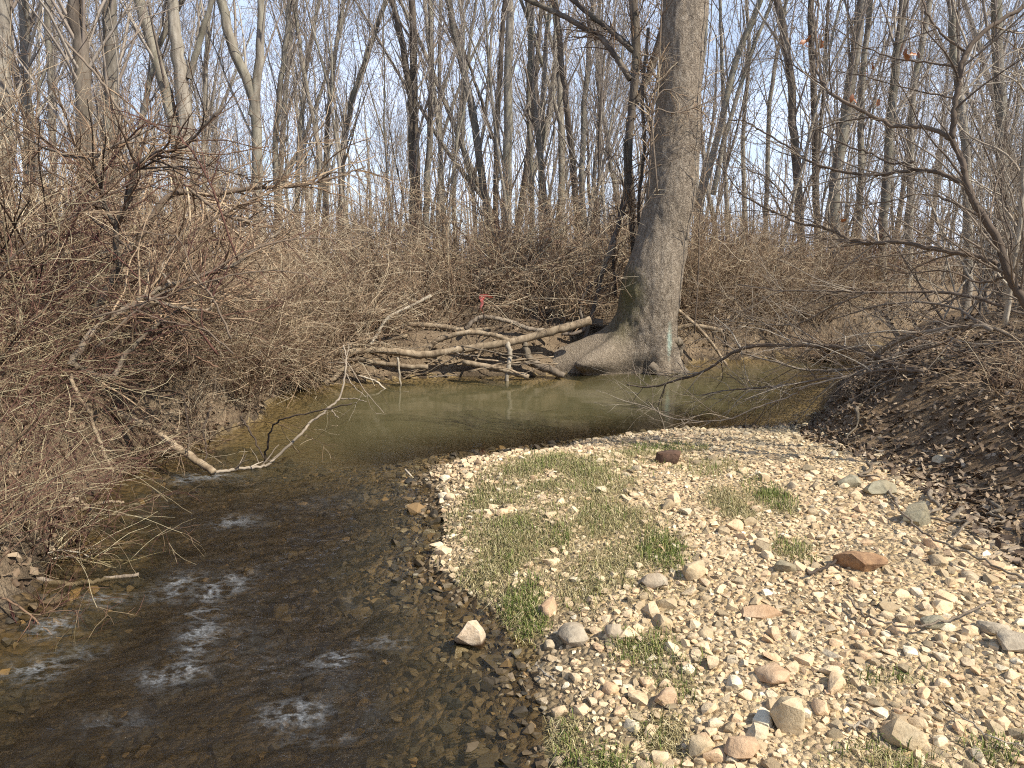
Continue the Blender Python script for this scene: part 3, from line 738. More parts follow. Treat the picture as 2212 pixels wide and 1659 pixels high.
def wood_tree(label, pts, Y, w, seed, forks=(), mat=None, crown=(20, 85, 125), lean=0.0):
    """pts from the ground up in the picture, w = trunk width there"""
    rng = np.random.default_rng(seed)
    r0 = w * 0.80 / 2 / FPX * Y
    p = np.array([at(u, v, Y + lean * i) for i, (u, v) in enumerate(pts)])
    g = p[0].copy(); g[2] = H(g[0], g[1])[0] - 0.05
    if p[0, 2] > g[2] + 0.1: p = np.vstack([g, p])
    dirn = unit(p[-1] - p[-2])
    for k in (2.0, 2.5): p = np.vstack([p, p[-1] + unit(dirn + rng.normal(size=3) * 0.08) * k])
    zz = p[:, 2]
    rr = r0 * np.interp(zz, [zz[0], zz[0] + 0.4, zz[0] + 6, zz[0] + 14], [1.35, 1.08, 0.85, 0.35])
    tr_ = smooth_line(np.c_[p, rr], 5, 0.012, rng)
    base = tr_[0, :3].copy()
    fk = []
    for fp, fw in forks:
        q = np.array([at(u, v, Y) for u, v in fp]); dq = unit(q[-1] - q[-2]); q = np.vstack([q, q[-1] + dq * 2.2, q[-1] + dq * 4])
        fk.append(smooth_line(np.c_[q, np.linspace(fw / 2 / FPX * Y, fw / 5 / FPX * Y, len(q))], 5, 0.01, rng))
    tb, cr = tree_mesh_parts(rng, tr_, fk, crown)
    t = empty('bare_tree', base, label=label, cat='tree', group='bare trees beyond the stream')
    for f in fk:
        ft = Tubes(); ft.add(f[:, :3], f[:, 3], 8); mobj('forked_stem', ft.shift(base).mesh('forked_stem', mat or M_BARK), t)
    mobj('trunk', tb.shift(base).mesh('trunk', mat or M_BARK), t)
    mobj('crown', cr.shift(base).mesh('crown', M_TREETWIG), t, kind='stuff')
    return t

WT = [
 ('broad grey trunk cut by the left edge', [(12, 480), (8, 250), (2, 0)], 11.5, 40, []),
 ('second trunk in from the left edge, straight and grey', [(68, 480), (60, 250), (52, 0)], 13.5, 26, []),
 ('shaggy brown trunk with loose bark near the left edge', [(192, 500), (184, 330), (178, 150), (165, 0)], 11.0, 40, []),
 ('thick grey trunk between the shaggy brown trunk and the forked pale pair', [(246, 500), (240, 250), (236, 0)], 12.0, 38, []),
 ('pale forked tree with two stout grey stems spreading left of the pool', [(392, 520), (385, 420), (378, 290), (345, 150), (302, 0)], 14.0, 30, [([(395, 330), (400, 250), (384, 120), (376, 0)], 34), ([(408, 170), (430, 90), (460, 0)], 14)]),
 ('thin straight pole tree just right of the pale forked pair', [(446, 520), (442, 250), (455, 0)], 17.0, 13, []),
 ('tree leaning left at its top with a dark scar, right of the pole tree', [(560, 520), (548, 220), (508, 120), (478, 0)], 15.0, 27, [([(546, 250), (560, 120), (566, 0)], 20)]),
 ('slim grey tree with a twisted trunk above the left thicket', [(600, 520), (596, 300), (612, 140), (628, 0)], 19.0, 15, []),
 ('slim dark tree curving up to the right left of the middle', [(700, 540), (706, 300), (722, 130), (742, 0)], 22.0, 13, []),
 ('slender tree leaning right whose top tilts towards the centre', [(735, 540), (738, 400), (752, 250), (790, 130), (834, 0)], 21.0, 15, []),
 ('dark left stem of the close pair of trunks left of centre', [(893, 540), (892, 400), (888, 250), (880, 160), (849, 0)], 20.0, 19, []),
 ('straight dark right stem of the close pair of trunks left of centre', [(905, 540), (900, 400), (895, 200), (890, 0)], 20.4, 22, []),
 ('pale grey trunk with a knot just right of the close dark pair', [(918, 540), (922, 400), (931, 230), (929, 0)], 21.0, 17, []),
 ('long bowed trunk leaning left that joins the dark trunk at centre', [(1066, 560), (1060, 500), (1040, 380), (1020, 230), (985, 90), (968, 0)], 19.0, 20, []),
 ('narrow dark trunk rising from the fork at centre', [(1068, 560), (1072, 380), (1074, 240), (1084, 90), (1092, 0)], 19.3, 15, [([(1062, 300), (1040, 220), (1010, 130)], 8)]),
 ('straight stout grey trunk right beside the narrow dark one at centre', [(1096, 570), (1095, 400), (1098, 200), (1101, 0)], 18.5, 25, []),
 ('mid grey trunk bending left right of the centre trunks', [(1190, 560), (1180, 450), (1165, 330), (1146, 150), (1150, 0)], 21.0, 16, []),
 ('shaggy broken-topped brown stem between the grey trunks right of centre', [(1150, 560), (1148, 400), (1142, 200), (1146, 95)], 22.0, 14, []),
 ('slender forked tree splitting into two uprights right of centre', [(1172, 560), (1168, 360), (1175, 180), (1190, 0)], 23.0, 15, [([(1170, 320), (1192, 200), (1200, 90), (1195, 0)], 11)]),
 ('dark trunk bowed to the left in the gap right of centre', [(1250, 560), (1242, 400), (1226, 250), (1214, 150), (1200, 0)], 20.5, 18, []),
 ('grey upright trunk left of the vine-wrapped tree', [(1262, 560), (1257, 400), (1266, 180), (1282, 0)], 20.0, 16, []),
 ('thin trunk leaning left close beside the vine-wrapped tree', [(1342, 560), (1330, 420), (1308, 280), (1290, 160), (1296, 0)], 22.0, 13, []),
 ('pair of slanting grey stems leaning right just past the leaning trunk', [(1508, 560), (1516, 430), (1555, 280), (1590, 130), (1642, 0)], 18.0, 18, [([(1540, 420), (1566, 300), (1604, 170), (1660, 20)], 12)]),
 ('thin straight trunk right of the slanting pair', [(1572, 560), (1566, 350), (1560, 150), (1556, 0)], 24.0, 11, []),
 ('thin dark upright trunk midway between leaning trunk and dark bowed trunk', [(1612, 560), (1606, 300), (1618, 120), (1612, 0)], 24.0, 12, []),
 ('slim trunk tilted right left of the dark bowed trunk', [(1654, 560), (1656, 420), (1664, 220), (1690, 60), (1700, 0)], 22.0, 12, []),
 ('dark bowed trunk leaning left in the right-hand wood', [(1730, 560), (1725, 430), (1716, 300), (1706, 150), (1680, 0)], 17.0, 21, []),
 ('dark upright trunk right of the dark bowed one', [(1768, 560), (1762, 400), (1758, 200), (1752, 0)], 17.5, 17, [([(1764, 360), (1776, 240), (1784, 100), (1790, 0)], 9)]),
 ('thick grey trunk tilting right in the right-hand wood', [(1800, 560), (1803, 400), (1822, 280), (1842, 150), (1862, 0)], 15.5, 27, []),
 ('straight grey trunk right of the thick tilting one', [(1852, 560), (1858, 400), (1862, 200), (1880, 0)], 19.0, 16, []),
 ('broad grey trunk behind the arching grey tree limbs', [(1905, 570), (1912, 440), (1930, 200), (1952, 0)], 16.0, 22, []),
 ('grey trunk far right with a dark left side', [(1962, 570), (1966, 400), (1972, 200), (2010, 0)], 18.0, 17, []),
 ('shadowed trunk behind the arching grey tree near the right edge', [(2090, 580), (2084, 300), (2062, 120), (2056, 0)], 14.0, 22, []),
 ('stout brown trunk nearest the right edge of the wood', [(2168, 590), (2164, 300), (2150, 0)], 13.0, 28, []),
 ('thin pale trunk behind the shaggy brown trunk', [(118, 500), (112, 250), (104, 0)], 17.0, 18, []),
 ('dark crooked tree left of the pale forked pair', [(300, 520), (296, 330), (318, 200), (352, 80)], 16.0, 15, []),
 ('slim leaning tree over the left thicket towards the pool', [(640, 540), (646, 330), (660, 160), (690, 0)], 24.0, 13, []),
 ('thin grey tree in the gap between the close dark pair and the bowed trunk', [(985, 560), (980, 380), (1000, 200), (996, 0)], 27.0, 12, []),
 ('thin twin-stemmed tree behind the bowed trunk', [(1030, 560), (1022, 420), (1000, 300), (1012, 120), (1030, 0)], 26.0, 11, [([(1020, 400), (1048, 260), (1060, 100)], 8)]),
 ('short slanting tree just left of the slender right-leaning one', [(676, 540), (690, 420), (684, 300), (655, 150), (640, 40)], 20.0, 11, []),
]
SHORT = ['broad left-edge trunk', 'second trunk from the left edge', 'shaggy brown trunk', 'thick grey left trunk', 'pale forked tree', 'thin pole tree', 'scarred left-leaning tree', 'twisted slim tree', 'slim curving dark tree', 'slender right-leaning tree', 'close dark pair', 'close dark pair of trunks', 'knotted pale trunk', 'long bowed trunk', 'narrow dark centre trunk', 'stout grey centre trunk', 'left-bending grey trunk', 'broken-topped brown stem', 'slender forked uprights', 'dark bowed trunk in the gap', 'grey upright by the vines', 'thin trunk by the vines', 'slanting grey pair', 'thin straight right trunk', 'thin dark upright', 'slim tilted trunk', 'dark bowed right trunk', 'dark upright right trunk', 'thick tilting right trunk', 'straight grey right trunk', 'broad grey trunk behind the limbs', 'grey dark-sided trunk', 'shadowed trunk by the right edge', 'stout brown right-edge trunk', 'thin pale left trunk', 'dark crooked left tree', 'slim leaning tree over the thicket', 'thin grey gap tree', 'thin twin-stemmed tree', 'short slanting tree']
LANDMARK = [(pts[0][0], nm) for (lab, pts, Y, w, fk), nm in zip(WT, SHORT)] + [(1402, 'big leaning tree'), (1366, 'vine-wrapped tree'), (1045, 'coral ribbon'), (890, 'leaning pale stick')]
LM_USED = set()
def by_landmark(kind, x, y, z=1.1):
    d = np.array([x, y, z]) - EYE
    u = 1106 + FPX * d[0] / (d[1] * math.cos(PITCH) - d[2] * math.sin(PITCH))
    for lu, nm in sorted(LANDMARK, key=lambda q: abs(q[0] - u)):
        if abs(lu - u) > 130: break
        side = 'left of' if u < lu - 12 else ('right of' if u > lu + 12 else 'in line with')
        key = (kind, side, nm)
        if key not in LM_USED:
            LM_USED.add(key)
            return f'{kind} just {side} the {nm}' if side != 'in line with' else f'{kind} in line with the {nm}'
    return None
NEARBY = [(240, 890, 'brown sunken log'), (190, 890, 'hanging pale stick'), (60, 1108, 'grey crooked bank log'), (215, 660, 'dark crooked shrub'), (300, 520, 'grey-limbed shrub'), (250, 800, 'low arching shrub'), (600, 812, 'curved waterline log'),
          (650, 935, 'pale bent branch'), (120, 1215, 'bleached stalk heap'), (760, 738, 'half hidden tan log'), (100, 1340, 'hanging red cane'), (1980, 1122, 'big tilted rock'), (1832, 1040, 'flat olive stone'), (2120, 560, 'arching grey tree'),
          (2000, 800, 'flat sweeping shrub'), (2195, 560, 'pale edge sapling'), (1645, 540, 'white outbuilding'), (900, 765, 'long slanting log'), (1098, 790, 'hanging stub'), (870, 660, 'leaning pale stick'), (860, 840, 'curving pool stick'),
          (1045, 655, 'coral ribbon'), (1030, 700, 'upper arched root'), (960, 730, 'lower arched root'), (820, 784, 'second waterline log'), (862, 805, 'short standing stick'), (1280, 750, 'root flare'), (1560, 900, 'drooping branch tip'), (70, 980, 'left edge at mid height'), (40, 600, 'left edge below the trunks')]
def near_label(kind, p):
    d = np.asarray(p, float) - EYE
    w_ = d[1] * math.cos(PITCH) - d[2] * math.sin(PITCH)
    u = 1106 + FPX * d[0] / w_; v = 829.5 - FPX * (d[1] * math.sin(PITCH) + d[2] * math.cos(PITCH)) / w_
    if not (-80 < u < 2290): return None
    for lu, lv, nm in sorted(NEARBY, key=lambda q: (q[0] - u) ** 2 + (q[1] - v) ** 2)[:9]:
        du_, dv_ = u - lu, v - lv
        rel = ('left of' if du_ < 0 else 'right of') if abs(du_) > abs(dv_) else ('above' if dv_ < 0 else 'below')
        key = (kind, rel, nm)
        if key not in LM_USED:
            LM_USED.add(key); return f'{kind} {rel} the {nm}'
    return None
DARK = {2, 10, 11, 14, 19, 26, 27}
for i, (lab, pts, Y, w, fk) in enumerate(WT):
    wood_tree(lab, pts, Y, w, 200 + i, fk, M_BARKDARK if i in DARK else M_BARK)

# deeper wood: copies of a few kinds of tree and sapling
def proto_tree(seed, h, r, crown, fork):
    rng = np.random.default_rng(seed)
    P, R = grow(rng, np.zeros((1, 3)), np.array([[rng.normal() * 0.10, rng.normal() * 0.10, 1]]), h, r * 1.1, r * 0.25, 16, 0.055, (0, 0, 0.03))
    tr_ = np.c_[P[0], R[0]]; tr_[0, 3] *= 1.3
    fk = []
    for k in range(fork):
        j = rng.integers(3, 9)
        d = unit(tr_[j + 1, :3] - tr_[j, :3]) + np.append(rng.normal(size=2) * 0.35, 0)
        Pf, Rf = grow(rng, tr_[j:j + 1, :3], d[None], h * rng.uniform(0.5, 0.7), tr_[j, 3] * 0.75, r * 0.2, 12, 0.06, (0, 0, 0.05))
        fk.append(np.c_[Pf[0], Rf[0]])
    tb, cr = tree_mesh_parts(rng, tr_, fk, crown)
    for f in fk: tb.add(f[:, :3], f[:, 3], 8)
    return tb.mesh('trunk', M_BARK if seed % 5 else M_BARKDARK), cr.mesh('crown', M_TREETWIG)

PROTO = [proto_tree(300 + k, 15, 0.10 + 0.03 * (k % 3), (34, 150, 300), k % 3) for k in range(9)]
SAPL = [proto_tree(340 + k, 6.5, 0.035, (28, 150, 300), k % 2) for k in range(5)]
def copies(name, protos, spots, label, group, cat, seed, smin, smax, short):
    rng = np.random.default_rng(seed)
    for i, (x, y) in enumerate(spots):
        a, b_ = protos[i % len(protos)]
        t = empty(name, (x, y, H(x, y)[0] - 0.06), label=by_landmark(short, x, y) or label, cat=cat, group=group)
        t.rotation_euler = (rng.normal() * 0.03, rng.normal() * 0.03, rng.uniform(0, 6.28))
        s = rng.uniform(smin, smax); t.scale = (s, s, s * rng.uniform(0.95, 1.15))
        mobj('trunk', a, t); mobj('crown', b_, t)
rng = np.random.default_rng(60)
def scatter_view(n, y0, y1, umin=-60, umax=2270, power=1.0):
    out = []
    while len(out) < n:
        Y = y0 + (y1 - y0) * rng.uniform() ** power
        p = at(rng.uniform(umin, umax), 560, Y)
        if all((p[0] - q[0]) ** 2 + (p[1] - q[1]) ** 2 > 0.5 for q in out): out.append((p[0], p[1]))
    return out
copies('far_tree', PROTO, scatter_view(48, 24, 70), 'slim bare grey tree deep in the wood behind the nearer trunks', 'bare trees deep in the wood', 'tree', 61, 0.7, 1.15, 'slim far grey tree')
copies('woodland_sapling', SAPL, [p for p in scatter_view(72, 13, 36) if not side_right(p[0], p[1])], 'thin twiggy leafless sapling standing among the background trunks', 'saplings among the trunks', 'sapling', 62, 0.7, 1.3, 'thin twiggy sapling')
# the far edge of the wood reads as one mass of stems
rng = np.random.default_rng(63)
fw = Tubes()
K = 340
yy = rng.uniform(75, 120, K); uu = rng.uniform(-100, 2310, K)
xx = (uu - 1106) / FPX * yy
st = np.c_[xx, yy, np.full(K, 1.1)]
P, R = grow(rng, st, np.c_[rng.normal(size=(K, 2)) * 0.08, np.ones(K)], rng.uniform(10, 20, K), rng.uniform(0.06, 0.2, K), 0.03, 8, 0.05); fw.add(P, R, 4, rng.uniform(0.3, 0.9, K))
s, d, r, _ = spawn(rng, P, R, 2600, 0.1, 1, 20, 60, 0.2); P, R = grow(rng, s, d, rng.uniform(1, 4, 2600), 0.025, 0.008, 5, 0.1); fw.add(P, R, 3, rng.uniform(0, 0.8, 2600))
s, d, r, _ = spawn(rng, P, R, 4500, 0.1, 1, 20, 60, 0.1); P, R = grow(rng, s, d, rng.uniform(0.5, 1.6, 4500), 0.011, 0.006, 3, 0.12); fw.add(P, R, 3, rng.uniform(0, 0.7, 4500))
mobj('distant_wood', fw.mesh('distant_wood', M_TREETWIG), kind='stuff', label='grey haze of far leafless stems closing the view', cat='wood')

# small white outbuilding glimpsed through the wood
def flat(name, col, rough=0.7):
    m, n, l, b = new_mat(name); nz = noise(n, l, 3, 4)
    r = ramp(n, [(0.3, tuple(c * 0.85 for c in col)), (0.7, col)]); l.new(nz.outputs['Fac'], r.inputs['Fac']); l.new(r.outputs['Color'], b.inputs['Base Color']); b.inputs['Roughness'].default_value = rough
    return m
def box_me(name, x0, x1, y0, y1, z0, z1, mat):
    V = np.array([(x, y, z) for z in (z0, z1) for y in (y0, y1) for x in (x0, x1)], float)
    F = np.array([(0, 2, 3, 1), (4, 5, 7, 6), (0, 1, 5, 4), (2, 6, 7, 3), (0, 4, 6, 2), (1, 3, 7, 5)])
    return raw_mesh(name, V, [F], None, False, mat)
hb = at(1645, 560, 70); hb[2] = H(hb[0], hb[1])[0]
sh = empty('white_shed', hb, label='small white outbuilding glimpsed low between trunks right of the leaning tree', cat='shed')
M_WHITE = flat('white_paint', (0.8, 0.8, 0.78)); M_ROOF = flat('grey_roof', (0.2, 0.2, 0.21))
mobj('wall', box_me('wall', -1.1, 1.1, 0, 2.2, -0.2, 2.1, M_WHITE), sh)
V = np.array([(-1.3, -.2, 2.05), (1.3, -.2, 2.05), (1.3, 2.4, 2.05), (-1.3, 2.4, 2.05), (-1.3, 1.1, 2.75), (1.3, 1.1, 2.75)], float)
mobj('roof', raw_mesh('roof', V, [np.array([(0, 1, 5, 4), (2, 3, 4, 5), (0, 3, 2, 1)]), np.array([(1, 2, 5), (3, 0, 4)])], None, False, M_ROOF), sh)
mobj('door', box_me('door', -0.35, 0.35, -0.03, -0.003, 0.0, 1.75, M_ROOF), sh)

# ================================================================== thickets
def bramble(seed, ncane=34, spread=0.5, hgt=1.0, mat=None, tw=(420, 1500), lo=(0, 1)):
    rng = np.random.default_rng(seed)
    tb = Tubes(); st = Tubes()
    th = rng.uniform(0, 6.283, ncane); rr = np.sqrt(rng.uniform(0, 1, ncane)) * spread
    s = np.c_[np.cos(th) * rr, np.sin(th) * rr, np.full(ncane, -0.08)]
    lean = rng.uniform(0.15, 0.9, ncane)
    ph = th + rng.normal(size=ncane) * 0.8
    d = np.c_[np.cos(ph) * lean, np.sin(ph) * lean, np.ones(ncane)]
    P, R = grow(rng, s, d, rng.uniform(1.5, 3.2, ncane) * hgt, rng.uniform(0.004, 0.014, ncane), 0.003, 14, 0.10, (0, 0, -0.055))
    P[:, :, 2] = np.maximum(P[:, :, 2], -0.3)
    st.add(P, R, 5, rng.uniform(lo[0], lo[1], ncane))
    s, d, r, _ = spawn(rng, P, R, tw[0], 0.08, 1, 25, 75, 0.12)
    P2, R2 = grow(rng, s, d, rng.uniform(0.25, 1.0, tw[0]), np.clip(r * rng.uniform(0.4, 1.0, tw[0]), 0.0025, 0.0085), 0.0025, 6, 0.19, (0, 0, -0.02)); tb.add(P2, R2, 3, rng.uniform(lo[0], lo[1], tw[0]))
    s, d, r, _ = spawn(rng, P2, R2, tw[1], 0.08, 1, 25, 75, 0.0)
    P3, R3 = grow(rng, s, d, rng.uniform(0.12, 0.5, tw[1]), 0.003, 0.0018, 3, 0.26); tb.add(P3, R3, 3, rng.uniform(lo[0], lo[1], tw[1]))
    return st.mesh('canes', mat), tb.mesh('twigs', mat)

def upright(seed, nst=16, h=2.6, mat=None, tw=(150, 520, 1300), lo=(0, 1)):
    rng = np.random.default_rng(seed)
    tb = Tubes(); st = Tubes()
    th = rng.uniform(0, 6.283, nst); rr = np.sqrt(rng.uniform(0, 1, nst)) * 0.45
    s = np.c_[np.cos(th) * rr, np.sin(th) * rr, np.full(nst, -0.08)]
    d = np.c_[rng.normal(size=(nst, 2)) * 0.3, np.ones(nst)]
    P, R = grow(rng, s, d, rng.uniform(0.6, 1.15, nst) * h, rng.uniform(0.007, 0.018, nst), 0.004, 12, 0.08); st.add(P, R, 5, rng.uniform(*lo, nst))
    for lv, K in enumerate(tw):
        s, d, r, _ = spawn(rng, P, R, K, 0.12, 1, 22, 60, 0.12)
        r0 = np.clip(r * 0.65, 0.0025, (0.010, 0.006, 0.004)[lv])
        P, R = grow(rng, s, d, rng.uniform(0.5, 1.2, K) * (0.9, 0.5, 0.28)[lv], r0, r0 * 0.5, (7, 5, 3)[lv], 0.14); tb.add(P, R, (4, 3, 3)[lv], rng.uniform(*lo, K))
    return st.mesh('stems', mat), tb.mesh('twigs', mat)

BR_TAN = [bramble(400 + k, 36, 0.55, 1.0, M_THICKET, (270, 700), (0.0, 1.0)) for k in range(4)]
BR_RED = [bramble(410 + k, 34, 0.5, 0.9, M_CANE, (260, 560), (0.0, 0.85)) for k in range(3)]
UP_GREY = [upright(420 + k, 16, 2.7, M_GREYTWIG, (110, 320, 560), (0.2, 1.0)) for k in range(3)]
UP_TAN = [upright(430 + k, 18, 2.3, M_THICKET, (120, 380, 640), (0.0, 0.95)) for k in range(3)]
def shrubs(name, protos, spots, label, group, seed, smin, smax, zs=1.0, pn=('canes', 'twigs'), tilt=0.1, cat='shrub', short=None, near=None):
    rng = np.random.default_rng(seed)
    for i, (x, y) in enumerate(spots):
        a, b_ = protos[(i * 7 + seed) % len(protos)]
        t = empty(name, (x, y, H(x, y)[0] - 0.03), label=(by_landmark(short, x, y) if short else near_label(near, (x, y, H(x, y)[0] + 0.35)) if near else None) or label, cat=cat, group=group)
        t.rotation_euler = (rng.normal() * tilt, rng.normal() * tilt, rng.uniform(0, 6.28))
        s = rng.uniform(smin, smax); t.scale = (s, s, s * zs * rng.uniform(0.85, 1.15))
        mobj(pn[0], a, t); mobj(pn[1], b_, t)

rng = np.random.default_rng(70)
def land_spots(n, x0, x1, y0, y1, mind, dmin=0.25, right=False, cond=None):
    out = []; tries = 0
    while len(out) < n and tries < 20000:
        tries += 1
        x, y = rng.uniform(x0, x1), rng.uniform(y0, y1)
        z, dw, db, r = terrain(np.array([x]), np.array([y]))
        if dw[0] < dmin or db[0] < dmin or r[0] != right: continue
        if cond and not cond(x, y): continue
        if any((x - a) ** 2 + (y - b) ** 2 < mind ** 2 for a, b in out): continue
        out.append((x, y))
    return out
# left bank, near
left_edge = land_spots(17, -5.0, -1.9, 2.2, 8.8, 0.5, 0.03, cond=lambda x, y: poly_dist(np.array([x]), np.array([y]), WATER_POLY)[0] < 0.75)
shrubs('bramble_bush', BR_RED + BR_TAN, left_edge, 'low reddish-brown bramble spilling down the near left bank to the water', 'brambles at the left water edge', 71, 0.34, 0.48, 0.9, tilt=0.25, near='low red-brown bramble at the water')
corner = land_spots(20, -4.6, -2.0, 5.8, 9.6, 0.28, 0.02, cond=lambda x, y: poly_dist(np.array([x]), np.array([y]), WATER_POLY)[0] < 0.9)
shrubs('bramble_bush', BR_TAN, corner, 'tan bramble hanging over the corner where the left bank meets the driftwood', 'brambles in the corner of the pool', 79, 0.42, 0.6, 0.9, tilt=0.32, near='tan bramble in the pool corner')
left_near = land_spots(16, -7.0, -3.0, 3.0, 9.0, 0.7, 0.9)
shrubs('bramble_bush', BR_RED + BR_TAN, left_near, 'tangled reddish-brown bramble on top of the near left bank', 'brambles on the near left bank', 77, 0.62, 0.9, 0.9, near='tangled bramble atop the left bank')
left_back = land_spots(24, -11, -3.6, 5.0, 13, 0.9, 0.8)
shrubs('thicket_shrub', UP_TAN + BR_TAN, left_back, 'tall tan twiggy shrub massed behind the left bank brambles', 'tall shrubs behind the left bank', 72, 0.85, 1.15, 1.0, ('stems', 'twigs'), short='tall tan left-bank shrub')
# far bank
far_front = land_spots(30, -3.2, 9.5, 8.8, 13.5, 0.68, 0.12, cond=lambda x, y: not (0.6 < x < 2.4 and y < 11.2))
shrubs('bramble_bush', BR_TAN, far_front, 'dense tan bramble lining the far bank behind the logs', 'brambles lining the far bank', 73, 0.52, 0.85, 0.9, short='tan bramble lining the far bank')
far_back = land_spots(46, -11, 16, 12, 21, 1.0, 0.9)
shrubs('thicket_shrub', UP_TAN + BR_TAN + BR_RED, far_back, 'brown leafless shrub in the thicket behind the far bank brambles', 'shrubs behind the far bank', 74, 0.75, 1.1, 0.95, ('stems', 'twigs'), short='brown shrub behind the far bank')
far_right = land_spots(24, 2.6, 12, 10.8, 17, 0.62, 0.12, cond=lambda x, y: x > 2.6)
shrubs('bramble_bush', BR_TAN + UP_TAN, far_right, 'twiggy tan shrub on the far bank right of the leaning tree', 'shrubs right of the leaning tree', 78, 0.5, 0.8, 0.9, short='twiggy tan far-bank shrub')
# right bank
right_near = land_spots(11, 3.2, 6.5, 3.0, 7.0, 0.55, 0.75, True)
shrubs('bramble_bush', BR_TAN, right_near, 'low straw-coloured bramble on the right bank above the leaf litter', 'brambles on the right bank', 75, 0.35, 0.55, 0.7, near='low straw bramble on the right bank')
right_back = land_spots(14, 4.0, 10, 5.5, 12.5, 0.75, 0.8, True)
shrubs('grey_shrub', UP_GREY, right_back, 'grey twiggy upright shrub behind the arching tree on the right bank', 'grey shrubs on the right bank', 76, 0.8, 1.1, 1.0, ('stems', 'twigs'), near='grey upright right-bank shrub')

# ================================================================== driftwood, logs and sticks
def log(name, label, pts, mat, seed, k=10, group=None, cat='log', knots=0, rough=0.004):
    rng = np.random.default_rng(seed)
    L = limb_points(pts, 1, 7, rough, rng)
    L[:, 3] *= 1 + 0.035 * rng.normal(size=len(L))
    L[:, 3] = np.maximum(L[:, 3], 0.002)
    a = np.vstack([L[:1], L, L[-1:]]); a[0, 3] = 0.0008; a[-1, 3] = 0.0008
    base = L[len(L) // 2, :3].copy(); base[2] -= L[len(L) // 2, 3]
    t = empty(name, base, label=label, cat=cat, group=group)
    tb = Tubes(); tb.add(a[:, :3], a[:, 3], k); tb.shift(base)
    mobj('stem' if cat != 'log' else 'bole', tb.mesh('bole', mat), t)
    for q in range(knots):
        j = rng.integers(2, len(L) - 2)
        P, R = grow(rng, L[j:j + 1, :3], np.array([[rng.normal(), rng.normal() - 0.5, rng.normal() + 0.3]]), rng.uniform(0.08, 0.35), L[j, 3] * 0.35, L[j, 3] * 0.2, 5, 0.15)
        sb = Tubes(); sb.add(P, R, 6); sb.shift(base); mobj('stub', sb.mesh('stub', mat), t)
    return t
def YY(pts, y0, y1, r0, r1, rm=None): return Yl(pts, y0, y1, r0, r1)
log('fallen_log', 'long grey barkless log slanting along the far bank up to the leaning trunk', Yl([(643, 772), (713, 765), (805, 756), (855, 760), (918, 766), (996, 755), (1066, 745), (1137, 731), (1207, 711), (1275, 692)], 9.2, 9.9, 7, 9), M_DRIFT, 81, 12, knots=3)
log('forked_prop', 'short pale stub hanging straight down from the long log into the water', Yl([(1095, 741), (1102, 763), (1098, 794), (1094, 838)], 9.45, 9.3, 6, 4.5), M_PALE, 82, 8, cat='stick')
log('water_log', 'thick curved tan log lying at the waterline left end of the driftwood', Yl([(551, 806), (608, 812), (671, 823), (713, 823), (735, 803), (760, 778)], 8.9, 9.1, 6, 6), M_DRIFT, 83)
log('water_log', 'second tan log just above the waterline under the long log', Yl([(696, 795), (750, 780), (777, 777), (819, 784), (872, 791), (925, 793)], 9.0, 9.2, 4, 5.5), M_DRIFT, 84)
log('water_log', 'dark root-like log dipping into the water left of the leaning trunk', Yl([(1000, 782), (1066, 794), (1100, 803), (1142, 815)], 9.4, 9.3, 6, 6), M_DRIFT, 85)
log('arched_root', 'arched grey root bridging a dark hollow above the long log', Yl([(920, 760), (935, 742), (960, 730), (1013, 718), (1066, 724), (1100, 735)], 9.7, 9.7, 6, 5), M_DRIFT, 86, cat='root')
log('arched_root', 'upper arched root over the dark hollow beside the leaning trunk', Yl([(1005, 712), (1025, 692), (1049, 685), (1102, 695), (1150, 712), (1200, 716)], 9.9, 10.0, 5, 5), M_ROOT, 87, cat='root')
log('leaning_stick', 'straight pale stick leaning up out of the driftwood', Yl([(800, 745), (812, 727), (840, 685), (890, 660), (931, 638)], 9.3, 9.6, 3.2, 3.4), M_PALE, 88, 7, cat='stick')
log('curved_stick', 'thin bare stick curving from the driftwood down into the pool', Yl([(773, 812), (809, 822), (837, 842), (865, 846), (893, 849)], 8.95, 8.5, 2.5, 1.6), M_PALE, 89, 6, cat='stick')
log('upright_stick', 'short straight stick standing in the water under the driftwood', Yl([(858, 773), (862, 800), (866, 836)], 9.15, 9.05, 2.6, 2.2), M_PALE, 90, 6, cat='stick')
log('fallen_log', 'grey log end behind the driftwood near the orange ribbon', Yl([(880, 700), (950, 705), (1010, 715), (1060, 712)], 10.1, 10.1, 6, 6), M_DRIFT, 91)
log('fallen_log', 'short tan log half hidden left of the long log', Yl([(700, 735), (760, 740), (815, 738), (880, 725)], 9.6, 9.8, 5, 4), M_DRIFT, 92)
log('fallen_log', 'bleached log lying right behind the leaning trunk', Yl([(1455, 712), (1500, 704), (1560, 715)], 11.0, 10.8, 6, 5), M_DRIFT, 93)
log('leaning_stick', 'bare pole propped against the bank right of the leaning trunk', Yl([(1462, 668), (1500, 700), (1540, 745), (1570, 790)], 10.8, 10.6, 4, 3), M_DRIFT, 94, 7, cat='stick')
